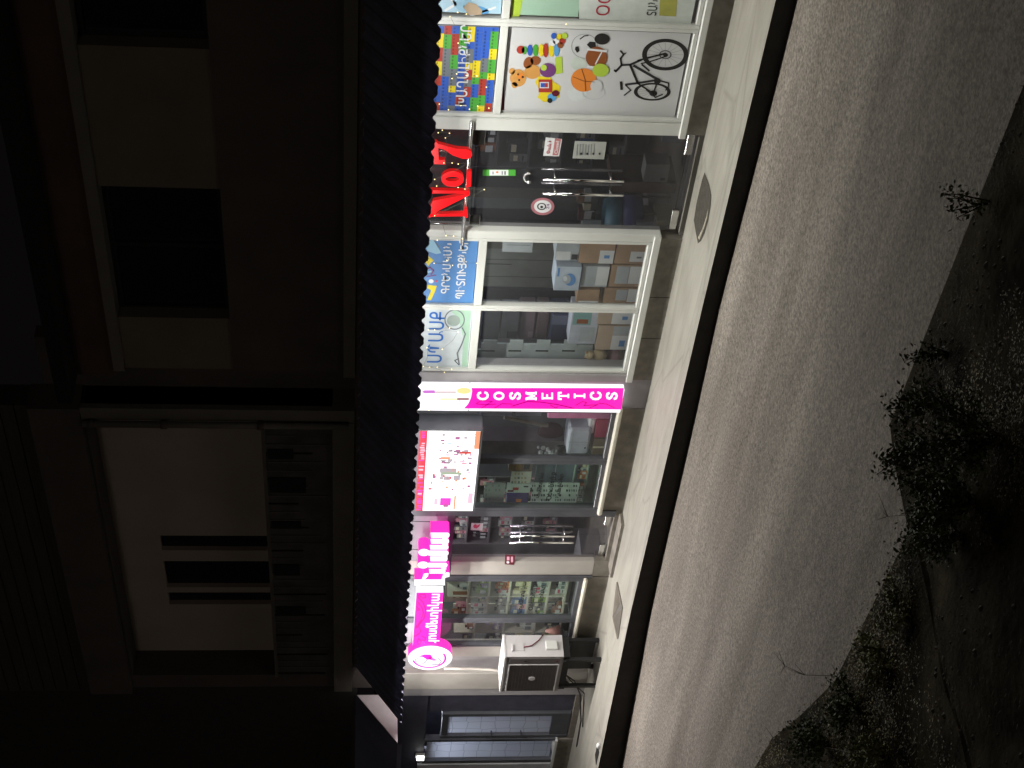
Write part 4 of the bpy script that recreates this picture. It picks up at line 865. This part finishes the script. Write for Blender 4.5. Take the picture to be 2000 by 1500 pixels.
b = MB(); c_ = F(1170, 692, .25); b.ball((c_[0], .25, c_[1]), .10, simple('plush_beige', (165,150,120), .9), 12, (.8,.7,1)); b.ball((c_[0]+.02, .22, c_[1]+.12), .06, simple('plush_beige', (165,150,120), .9), 10); b.ball((c_[0]-.03, .22, c_[1]+.17), .02, CARD, 6); b.ball((c_[0]+.07, .22, c_[1]+.17), .02, CARD, 6)
o = b.build('plush_toy', None, True); tag(o, 'small beige plush toy on the floor of the window beside the rack', 'toy')
b = MB(); c_ = F(1200, 700, .3); b.ball((c_[0], .3, c_[1]), .16, simple('fabric_mauve', (110,80,92), .9), 12, (1.1,.8,.7)); o = b.build('cloth_bundle', None, True); tag(o, 'mauve cloth bundle in the bottom left corner of the rack window', 'cloth')
# behind the double door
def rack(name, label, Xa, Xb, Y, dep, zs, mt, th=.025, sides=True):
    t = thing(name, ((Xa+Xb)/2, Y, .06), label, 'shelf unit'); b = MB()
    for z in zs: b.box(Xa, Xb, Y, Y+dep, z, z+th, mt)
    b.build('shelf_board', t)
    b = MB()
    if sides: b.box(Xa-.03, Xa, Y-.002, Y+dep, .06, zs[-1]+.35, mt).box(Xb, Xb+.03, Y-.002, Y+dep, .06, zs[-1]+.35, mt)
    b.box(Xa, Xb, Y+dep, Y+dep+.02, .06, zs[-1]+.3, mt); b.build('frame', t); return t
PRO = {}
ORDW = 'first second third fourth fifth sixth seventh eighth ninth tenth eleventh twelfth thirteenth fourteenth fifteenth sixteenth seventeenth eighteenth nineteenth twentieth'.split()
def product(kind, colr, X, Y, z, w, h, where, grp, n):
    key = (kind, colr, round(w, 2), round(h, 2)); lab = '%s %s, %s from the left %s' % (colr, kind, ORDW[n], where)
    mt = simple('product_'+colr, PCOL[colr], .4, var=.05)
    if key not in PRO:
        b = MB()
        if kind == 'bottle':
            b.tube([(0,0,0),(0,0,h*.68),(0,0,h*.74)], w/2, mt, 8).tube([(0,0,h*.74),(0,0,h*.82)], w/5, mt, 6).tube([(0,0,h*.82),(0,0,h)], w/4, pc('dgrey') if colr != 'dark' else PAPW, 6)
            b.box(-w*.3, w*.3, -w*.52, -w*.40, h*.15, h*.5, PAPW if colr != 'white' else pc('grey'))
        else:
            b.box(-w/2, w/2, -w*.35, w*.35, 0, h, mt).box(-w*.36, w*.36, -w*.35-.002, -w*.35, h*.55, h*.8, pc('cream') if colr != 'white' else pc('pink')).box(-w*.3, w*.3, -w*.35-.002, -w*.35, h*.2, h*.28, pc('dgrey'))
        o = b.build(kind if kind == 'bottle' else 'packet'); o.location = (0,0,0)
        # bring vertices to the base of the object
        PRO[key] = o.data; bpy.data.objects.remove(o)
        me = PRO[key]
    o = bpy.data.objects.new('bottle' if kind == 'bottle' else 'packet', PRO[key]); COL.objects.link(o); o.location = (X, Y, z); tag(o, lab, kind, grp); return o
PCOL = dict(white=(205,208,205), pink=(215,150,165), brown=(135,85,60), green=(135,165,70), lilac=(190,165,215), dark=(45,42,52), cream=(215,205,170), red=(160,55,60), blue=(90,120,175), grey=(130,130,132), orange=(200,120,70))
def fill(Xa, Xb, Y, z, hmax, cols, where, grp, seed, kinds=('bottle','packet'), gap=.012, wr=(.05,.09)):
    q = random.Random(seed); X = Xa+.03; n = 0
    while X < Xb-.04:
        w = round(q.uniform(*wr), 2); h = round(hmax*q.choice((.55,.7,.85,.95)), 2); k = q.choice(kinds)
        if q.random() < .88:
            product(k, q.choice(cols), X+w/2, Y+w*.4, z, w, h, where, grp, n); n += 1
        X += w+gap
rack('dark_shelf_unit', 'dark shelf unit deep behind the right leaf of the double door', -12.2, -10.9, 1.9, .35, (.4,.8,1.2,1.6,2.0), simple('shelf_dark', (95,92,98)))
for k, z in enumerate((.425,.825,1.225,1.625,2.025)): fill(-12.2, -10.95, 1.95, z, .30, ['dark','grey','brown','blue'], 'on the %s shelf behind the double door' % ('lowest','second','third','fourth','top')[k], 'goods on the dark shelf unit', 30+k, wr=(.07,.16))
pbox('pale_post', 'pale grey column deep inside behind the left door leaf', 'column', 915, 388, 1160, 408, 1.3, .2, simple('post_grey', (105,108,105)))
pbox('wood_counter', 'brown wooden counter behind the door handles', 'counter', 1195, 357, 1325, 376, .5, .5, simple('counter_wood', (70,55,48)))
pbox('white_notice_box', 'white square box low behind the right door leaf', 'box', 1259, 321, 1306, 355, .35, .2, simple('notice_white', (118,122,120)), [(.1,.1,.25,.3,pc('dgrey'))])
pbox('small_grey_box', 'small blue-grey box in the lower right corner of the double door', 'box', 1294, 255, 1331, 278, .25, .2, simple('corner_box', (110,120,130)))
pbox('beige_carton', 'beige carton in the lower left corner of the double door', 'carton', 1281, 431, 1327, 451, .22, .3, simple('beige_box', (110,105,85)))
pbox('grey_carton', 'pale grey carton beside the beige carton behind the door', 'carton', 1243, 434, 1279, 450, .24, .3, simple('grey_box', (92,95,108)))
tb = thing('stool', (-11.6, .5, .06), 'round stool with a teal and navy cover behind the left door leaf', 'stool')
c0 = F(1190, 418, .5); c1 = F(1225, 420, .5)
b = MB(); b.tube([(c0[0], .5, c1[1]-.15), (c0[0], .5, c1[1]+.10)], .24, simple('cover_navy', (38,48,105)), 18).build('cover', tb, True)
b = MB(); b.tube([(c0[0], .5, c1[1]+.10), (c0[0], .5, c0[1]+.06)], .25, simple('cover_teal', (58,105,125)), 18, r2=.18).build('seat', tb, True)
b = MB()
for dx, dy in ((.15,.15),(-.15,.15),(.15,-.15),(-.15,-.15)): b.tube([(c0[0]+dx, .5+dy, .06), (c0[0]+dx, .5+dy, c1[1])], .015, BLACK, 6)
b.build('leg', tb)
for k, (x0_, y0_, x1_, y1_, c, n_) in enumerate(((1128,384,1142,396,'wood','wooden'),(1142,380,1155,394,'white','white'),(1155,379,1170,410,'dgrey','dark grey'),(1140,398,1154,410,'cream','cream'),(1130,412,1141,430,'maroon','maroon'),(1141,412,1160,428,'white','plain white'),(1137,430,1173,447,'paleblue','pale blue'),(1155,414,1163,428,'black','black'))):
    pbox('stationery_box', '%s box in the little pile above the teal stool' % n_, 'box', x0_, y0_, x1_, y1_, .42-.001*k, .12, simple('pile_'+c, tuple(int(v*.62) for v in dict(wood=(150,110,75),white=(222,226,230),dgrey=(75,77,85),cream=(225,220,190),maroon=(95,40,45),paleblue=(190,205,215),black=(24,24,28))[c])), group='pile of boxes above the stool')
# cosmetics window A
PKC = simple('pink_stand', (214,130,175)); 
pbox('pink_stand', 'tall pink display stand at the right end of the cosmetics window', 'stand', 1070, 801, 1199, 818, .12, .12, PKC, bev=.012)
pbox('pink_box', 'dark pink box low in the cosmetics window', 'box', 1164, 820, 1197, 854, .16, .2, simple('hot_pink_box', (178,62,98)))
pbox('white_jar_box', 'small white rounded box beside the dark pink box', 'box', 1149, 818, 1163, 848, .2, .12, W_, bev=.02)
pbox('drawer_box', 'white plastic drawer box with rounded corners in the cosmetics window', 'box', 1108, 838, 1153, 888, .15, .3, simple('drawer_white', (182,190,204)), [(.49,.02,.51,.98,PAPG),(.25,.15,.3,.22,pc('dgrey')),(.0,.78,.98,.8,PAPG)], bev=.03)
pbox('brown_pack', 'brown wrapped pack under the white drawer box', 'pack', 1158, 857, 1192, 889, .15, .2, simple('brown_pack', (120,108,90)), [(.45,.0,.55,1,pc('cream'))])
part(pb(MB(), 936, 861, 1112, 886, .35, .25, simple('beam_grey', (122,116,120))), 'inner_column', 'grey-beige column behind the cosmetics window')
for k, (x0_, x1_) in enumerate(((938,1000),(1008,1058))): pbox('white_shelf_box', 'white box on the slanted shelf near the pink sign, %s one' % ('upper','lower')[k], 'box', x0_, 800, x1_, 812, .4, .2, simple('shelf_box_white', (165,165,182)))
a_, c_ = F(985, 815, .3), F(1062, 830, .3); b = MB().tube([(a_[0], .3, a_[1]), (c_[0], .3, c_[1])], .025, simple('arm_beige', (150,145,135)), 6); c2 = F(1000, 812, .3); b.tube([(c_[0], .3, c_[1]+.04), (c_[0], .3, c_[1]-.06)], .03, simple('arm_beige', (150,145,135)), 6); o = b.build('shelf_arm'); tag(o, 'slanted beige arm under the white shelf boxes', 'bracket')
c_ = F(1075, 845, .5); o = MB().ball((c_[0], .5, c_[1]), .20, simple('cushion_brown', (98,62,72), .9), 16, (1,.5,.9)).build('cushion', None, True); tag(o, 'round dark reddish cushion in the cosmetics window', 'cushion')
b = MB(); q = random.Random(2)
for k in range(16):
    c_ = F(q.uniform(1050,1084), q.uniform(873,886), .2); b.ball((c_[0], .2+q.uniform(-.03,.03), c_[1]), q.uniform(.02,.045), simple('clear_plastic', (200,205,210), .15), 6, (1,.6,q.uniform(.5,1)))
o = b.build('crumpled_bag'); tag(o, 'crumpled clear plastic bag in front of the inner column', 'bag')
c_ = F(1095, 878, .2); o = MB().ball((c_[0], .2, c_[1]), .09, BLACK, 10, (1,.6,1)).build('black_bag', None, True); tag(o, 'small black bag beside the white drawer box', 'bag')
# cosmetics window B: sample boards
def board(name, label, x0, y0, x1, y1, Y, mt, nx, ny, cm, fillr, seed, dot=False):
    t = pbox(name, label, 'board', x0, y0, x1, y1, Y, .02, mt); q = random.Random(seed); b = MB()
    for i in range(nx):
        for j in range(ny):
            if q.random() < fillr:
                px, py = x0+(x1-x0)*(i+.5)/nx, y0+(y1-y0)*(j+.5)/ny; sx, sy = (x1-x0)/nx*.28, (y1-y0)/ny*.26
                if dot: sx *= q.choice((1,1.3,.9)); sy *= .9
                b.ar(px-sx*q.uniform(.7,1.3), py-sy, px+sx, py+sy, Y-.002, q.choice(cm))
    b.build('sample_print', t); return t
WB = simple('board_white', (196,206,202)); GBK = simple('swatch_grey', (120,124,128)); DBK = simple('swatch_dark', (48,54,58))
board('sample_board', 'pale card board high in the chequered cosmetics window', 946, 944, 985, 988, .2, simple('board_pale', (160,163,162)), 6, 5, [simple('swatch_mid',(138,140,142))], .5, 1)
board('sample_board', 'white board of small round samples above the purple pack', 997, 921, 1036, 962, .2, simple('board_warm', (205,202,192)), 6, 5, [GBK, simple('swatch_tan',(175,160,140))], .8, 2)
board('sample_board', 'wide white board with rows of dark bars low in the chequered window', 1038, 944, 1128, 990, .18, WB, 20, 5, [GBK, DBK], .75, 3, True)
pbox('blue_grey_panel', 'blue-grey panel above the board of dark bars', 'panel', 1046, 905, 1136, 943, .3, .02, simple('panel_bluegrey', (98,110,124)), [(.0,.57,1,.585,PAPG)])
pbox('purple_pack', 'purple pack with orange spots beside the door post', 'pack', 989, 970, 1030, 990, .17, .12, simple('pack_purple', (70,48,120)), [(.5,.3,.8,.55,pc('orange')),(.1,.85,.3,.98,pc('orange')),(.2,.3,.3,.6,simple('pack_lilac',(110,90,165)))])
pbox('brown_rack_box', 'brown box with black jars above the round samples', 'box', 994, 903, 1039, 920, .2, .15, simple('rackbox_brown', (118,92,72)), [(.2,.1,.8,.35,BLKP),(.2,.45,.8,.7,simple('gold_dull',(150,115,75)))])
pbox('red_sample_tray', 'white tray with red and dark samples under the round samples', 'tray', 990, 945, 1036, 962, .19, .03, WB, [(.3,.5,.6,.75,pc('red')),(.1,.7,.3,.95,pc('maroon')),(.65,.1,.8,.3,pc('dgrey'))])
rack('low_green_shelf', 'low greenish glass shelf at the bottom of the chequered window', F(1160,985,.25)[0], F(1160,906,.25)[0], .25, .3, (.36,.52,.70), simple('shelf_green', (140,160,150)), .015)
fill(F(1160,985,.25)[0], F(1160,906,.25)[0], .28, .535, .13, ['white','orange','cream'], 'on the low greenish shelf', 'bottles on the low greenish shelf', 50, wr=(.05,.10))
DK = simple('decal_dark', (30,34,36))
def decal(lines, Y, lab):
    t = thing('window_lettering', (F(lines[0][1][0], lines[0][1][1], Y)[0], Y, F(lines[-1][1][2], lines[-1][1][1], Y)[1]), lab, 'lettering')
    for s, bx in lines: text(s, bx, Y, DK, t, bold=.03)
decal([('Կոսմետիկա', (1050,972,1061,924)), ('Օծանելիք', (1070,976,1084,922)), ('Նվերներ', (1088,972,1099,925))], -.004, 'three lines of dark script lettering on the chequered window')
decal([('Կոսմետիկա', (1014,1198,1026,1136)), ('Օծանելիք', (1035,1192,1047,1140)), ('Նվերներ', (1052,1188,1063,1143))], -.004, 'three lines of dark script lettering on the window with cream shelves')
# cosmetics door interior
rk = rack('perfume_rack', 'grey rack of bottles deep behind the cosmetics door', -19.55, -17.9, 1.55, .3, (.55,.90,1.25,1.60,1.95,2.25), simple('rack_grey', (120,116,122)))
for k, z in enumerate((.575,.925,1.275,1.625,1.975,2.275)): fill(-19.5, -17.95, 1.58, z, .24, ['dark','white','grey','pink','dark'], 'on the %s board of the grey rack' % ('lowest','second','third','fourth','fifth','top')[k], 'bottles on the grey perfume rack', 70+k, wr=(.06,.12))
# cream shelves window
def cream(y0, y1, xs_, Y, label, seed, pals, where, dep=.28):
    Xa, Xb = F(960, y1, Y)[0], F(960, y0, Y)[0]; zs = [F(x, (y0+y1)/2, Y)[1] for x in xs_]
    t = thing('cream_shelf_unit', ((Xa+Xb)/2, Y, .06), label, 'shelf unit'); b = MB()
    for z in zs: b.box(Xa, Xb, Y, Y+dep, z-.03, z, SHELF)
    b.build('shelf_board', t); mid = (Xa+Xb)/2
    MB().box(mid-.012, mid+.012, Y-.002, Y+dep, zs[-1], zs[0]+.3, SHELF).box(Xa-.02, Xb+.02, Y+dep, Y+dep+.02, .06, zs[0]+.32, SHELF).build('divider', t)
    for k, z in enumerate(zs):
        h = (zs[k-1]-z-.04) if k else .26
        for s, (p, r_) in enumerate(((Xa, mid-.015), (mid+.015, Xb))):
            fill(p, r_, Y+.02, z, min(h, .30)*.9, pals[(k*2+s) % len(pals)], 'on board %s of the %s' % (('one','two','three','four','five','six')[k], where), 'goods on the '+where, seed+k*2+s, wr=(.06,.13), kinds=('packet','packet','bottle'))
cream(1126, 1203, (913, 952, 992, 1030, 1068, 1102), .38, 'cream shelf unit full of boxes behind the wide left window', 100, [['pink','brown'],['pink','white'],['white','cream'],['green','lilac','brown'],['white','grey'],['red','orange'],['pink','lilac','blue'],['cream','white'],['grey','green'],['white']], 'cream shelf unit')
cream(1210, 1260, (924, 980, 1040, 1090), .42, 'cream shelf unit behind the narrow window above the air conditioner', 140, [['white','grey'],['brown','cream'],['dark','grey'],['lilac','cream','dark'],['pink','cream']], 'narrow shelf unit')
c_ = F(1085, 1232, .2); b = MB().tube([(c_[0], .2, c_[1]-.07), (c_[0], .2, c_[1]+.16)], .10, simple('cone_pink', (205,150,140)), 14, r2=.02); o = b.build('pink_cone', None, True); tag(o, 'pink cone shaped lampshade in the narrow window beside the air conditioner', 'lampshade')
# ---------------------------------------------------------------- plants in the foreground
LEAF = mat('dark_leaf', (.055,.075,.032), .6, var=.5, scale=6); LEAF2 = mat('olive_leaf', (.13,.135,.06), .6, var=.4, scale=5)
for m_ in (LEAF, LEAF2): m_.node_tree.nodes['Principled BSDF'].inputs['Specular IOR Level'].default_value = .15
TWIG = mat('twig_bark', (.035,.028,.022), .9, var=.3)
def groundz(X, Y): return soilz(X, Y) if Y < edge(X) else rz(X)
def shrub(px, py, h, spread, nb, nl, lm, label, seed, lean=(0,0)):
    q = random.Random(seed); X, Y = G(px, py, -.2); Z = groundz(X, Y)
    t = thing('shrub', (X, Y, Z), label, 'shrub', 'shrubs along the road edge'); bt = MB(); bl = MB()
    for k in range(nb):
        a = q.uniform(0, 6.28); r = spread*q.uniform(.3, 1); hh = h*q.uniform(.5, 1.05)
        p = [Vector((X+q.uniform(-.08,.08)*spread, Y+q.uniform(-.08,.08)*spread, Z-.03))]
        for s in (.35,.7,1): p.append(Vector((X+math.cos(a)*r*s**1.2+lean[0]*s+q.uniform(-.03,.03), Y+math.sin(a)*r*s**1.2+lean[1]*s+q.uniform(-.03,.03), Z+hh*s)))
        bt.tube(p, .007, TWIG, 5, r2=.002)
        for j in range(nl):
            s = q.uniform(.25, 1.0); i = min(2, int(s*3)); f_ = s*3-i; c = p[i].lerp(p[i+1], min(1, f_))
            c = c+Vector((q.gauss(0,.035), q.gauss(0,.035), q.gauss(0,.03)))
            d = Vector((q.uniform(-1,1), q.uniform(-1,1), q.uniform(-.4,.9))).normalized(); u = d.cross(Vector((q.uniform(-1,1), q.uniform(-1,1), q.uniform(-1,1)))).normalized(); L = q.uniform(.018,.042)
            bl.face([c, c+d*L*.5+u*L*.28, c+d*L, c+d*L*.5-u*L*.28], lm)
    bt.build('twigs', t); bl.build('foliage', t)
SH = [(1945,395,.30,.12,5,40,LEAF,'slender shrub nearest the right end of the road edge'),
      (1865,690,.30,.10,5,40,LEAF,'narrow dark shrub with an upright tip against the road, beside the bare stretch'),
      (1835,790,.30,.18,8,50,LEAF,'twiggy shrub with spread tips between the narrow one and the big mass'),
      (1850,880,.36,.22,14,70,LEAF,'leafy shrub reaching over the road edge in the middle'),
      (1935,980,.42,.36,28,110,LEAF,'big dense dark shrub standing just behind the road edge'),
      (1900,1050,.28,.25,14,80,LEAF,'low dark shrub at the left foot of the big one'),
      (1985,860,.5,.45,24,90,LEAF,'wide shrub right in front of the big dense one'),
      (1775,1190,.14,.25,14,60,LEAF2,'low olive shrub where the road edge turns'),
      (1745,1290,.16,.28,16,70,LEAF2,'low olive shrub beside the reddish patch'),
      (1690,1375,.20,.28,16,80,LEAF,'dark leafy shrub overlapping the left road edge'),
      (1630,1450,.30,.28,18,80,LEAF,'dark shrub with a long tip at the left end of the verge'),
      (1740,1460,.26,.40,20,80,LEAF2,'spreading olive shrub in the lower left of the verge')]
for k, a in enumerate(SH): shrub(*a, seed=200+k)
q = random.Random(21); b = MB(); W1 = mat('weed_leaf', (.17,.155,.065), .7, var=.5, scale=4); W2 = mat('weed_stem', (.085,.065,.04), .8, var=.5, scale=4)
for k in range(3200):
    X = q.uniform(-15.5, -4.4); Y = edge(X)-abs(q.gauss(0, 1.6))-.03
    dens = math.sin(X*1.9+1)+math.sin(Y*2.3+X)+(1.0 if X < -8.5 else -.9)
    if dens+q.uniform(-1,1) < .2: continue
    z = soilz(X, Y); hh = q.uniform(.03,.12); mt_ = W1 if q.random() < .6 else W2
    for j in range(26):
        c = Vector((X+q.gauss(0,.06), Y+q.gauss(0,.06), z+q.uniform(0,hh))); a = q.uniform(0,6.28); d = Vector((math.cos(a), math.sin(a), q.uniform(-.2,.7))).normalized(); u = Vector((-math.sin(a), math.cos(a), q.uniform(-.3,.3))); L = q.uniform(.010,.026)
        b.face([c, c+d*L*.5+u*L*.3, c+d*L, c+d*L*.5-u*L*.3], mt_)
o = b.build('weeds'); tag(o, kind='stuff', label='low olive weeds covering the dark verge', cat='weeds')
# bare twigs hanging over the road at the left
for k, (pp_, lab) in enumerate((([(1660,1330),(1610,1320),(1560,1318),(1535,1300)], 'bare forked twig leaning over the road, upper of the two at the left'), ([(1620,1470),(1560,1455),(1520,1448),(1512,1440)], 'bare twig leaning over the road at the far left'), ([(1815,1010),(1770,1003),(1720,1008)], 'thin bare twig beside the big dense shrub'))):
    b = MB(); P_ = []
    for i, (x, y) in enumerate(pp_): X, Y = G(x, y, .05+.0*i); P_.append((X, Y, -.12+.06*i))
    b.tube(P_, .007, TWIG, 5, r2=.002); q = random.Random(k)
    for p in P_[1:]:
        for j in range(3): d = Vector((q.uniform(-.12,.12), q.uniform(-.12,.12), q.uniform(.02,.12))); b.tube([p, tuple(Vector(p)+d)], .003, TWIG, 4, r2=.001)
    o = b.build('bare_twig'); tag(o, lab, 'twig')
# grass and weeds: nobody could count them
q = random.Random(11); b = MB(); GR = mat('dry_grass', (.035,.030,.017), .8, var=.5, scale=4); GR2 = mat('green_grass', (.022,.028,.011), .8, var=.5, scale=4); GR3 = mat('pale_straw', (.10,.088,.06), .8, var=.3)
for k in range(60000):
    X = q.uniform(-15.5, -4.2); Y = edge(X)-abs(q.gauss(0, 1.3))-.03*q.random()
    if math.sin(X*3.1+Y*2.3)+math.sin(X*1.7-Y*4.1)+q.uniform(-1,1) < -.1: continue
    z = soilz(X, Y); a = q.uniform(0, 6.28); L = q.uniform(.012,.05); w = q.uniform(.002,.005); dx, dy = math.cos(a), math.sin(a); ln = q.uniform(.2,1.2)*L
    b.face([(X-dy*w, Y+dx*w, z-.005), (X+dy*w, Y-dx*w, z-.005), (X+dx*L, Y+dy*L, z+L*.25)], GR3 if q.random() < .03 else (GR if q.random() < .5 else GR2))
o = b.build('grass'); tag(o, kind='stuff', label='sparse dry grass and weeds on the dark verge', cat='grass')
b = MB(); STN = mat('pebble', (.09,.085,.075), .9, var=.4, scale=20)
for k in range(900):
    X = q.uniform(-15, -4.2); Y = edge(X)-abs(q.gauss(0,1.5)); r = q.uniform(.006,.028); b.ball((X, Y, soilz(X,Y)), r, STN, 5, (1,q.uniform(.6,1),.6))
o = b.build('pebbles'); tag(o, kind='stuff', label='loose pebbles scattered in the dark verge', cat='pebbles')
for k, (x, y, lab) in enumerate(((1777,828,'pale curled dry leaf among the twigs at the road edge'),(1923,697,'tiny pale leaf alone in the dark verge'),(1905,1428,'tiny white scrap in the lower left of the verge'))):
    X, Y = G(x, y, -.15); z = soilz(X, Y)+.02; s_ = .05 if k == 0 else .02; c = mat('dry_leaf', (.30,.26,.20), .8, var=.2)
    b = MB(); b.face([(X-s_,Y,z),(X,Y-s_*.5,z+.02),(X+s_*1.2,Y,z+.01),(X,Y+s_*.5,z+.03)], c).face([(X,Y+s_*.5,z+.03),(X+s_*1.2,Y,z+.01),(X+s_,Y+s_,z+.05)], c); o = b.build('dry_leaf'); tag(o, lab, 'leaf')
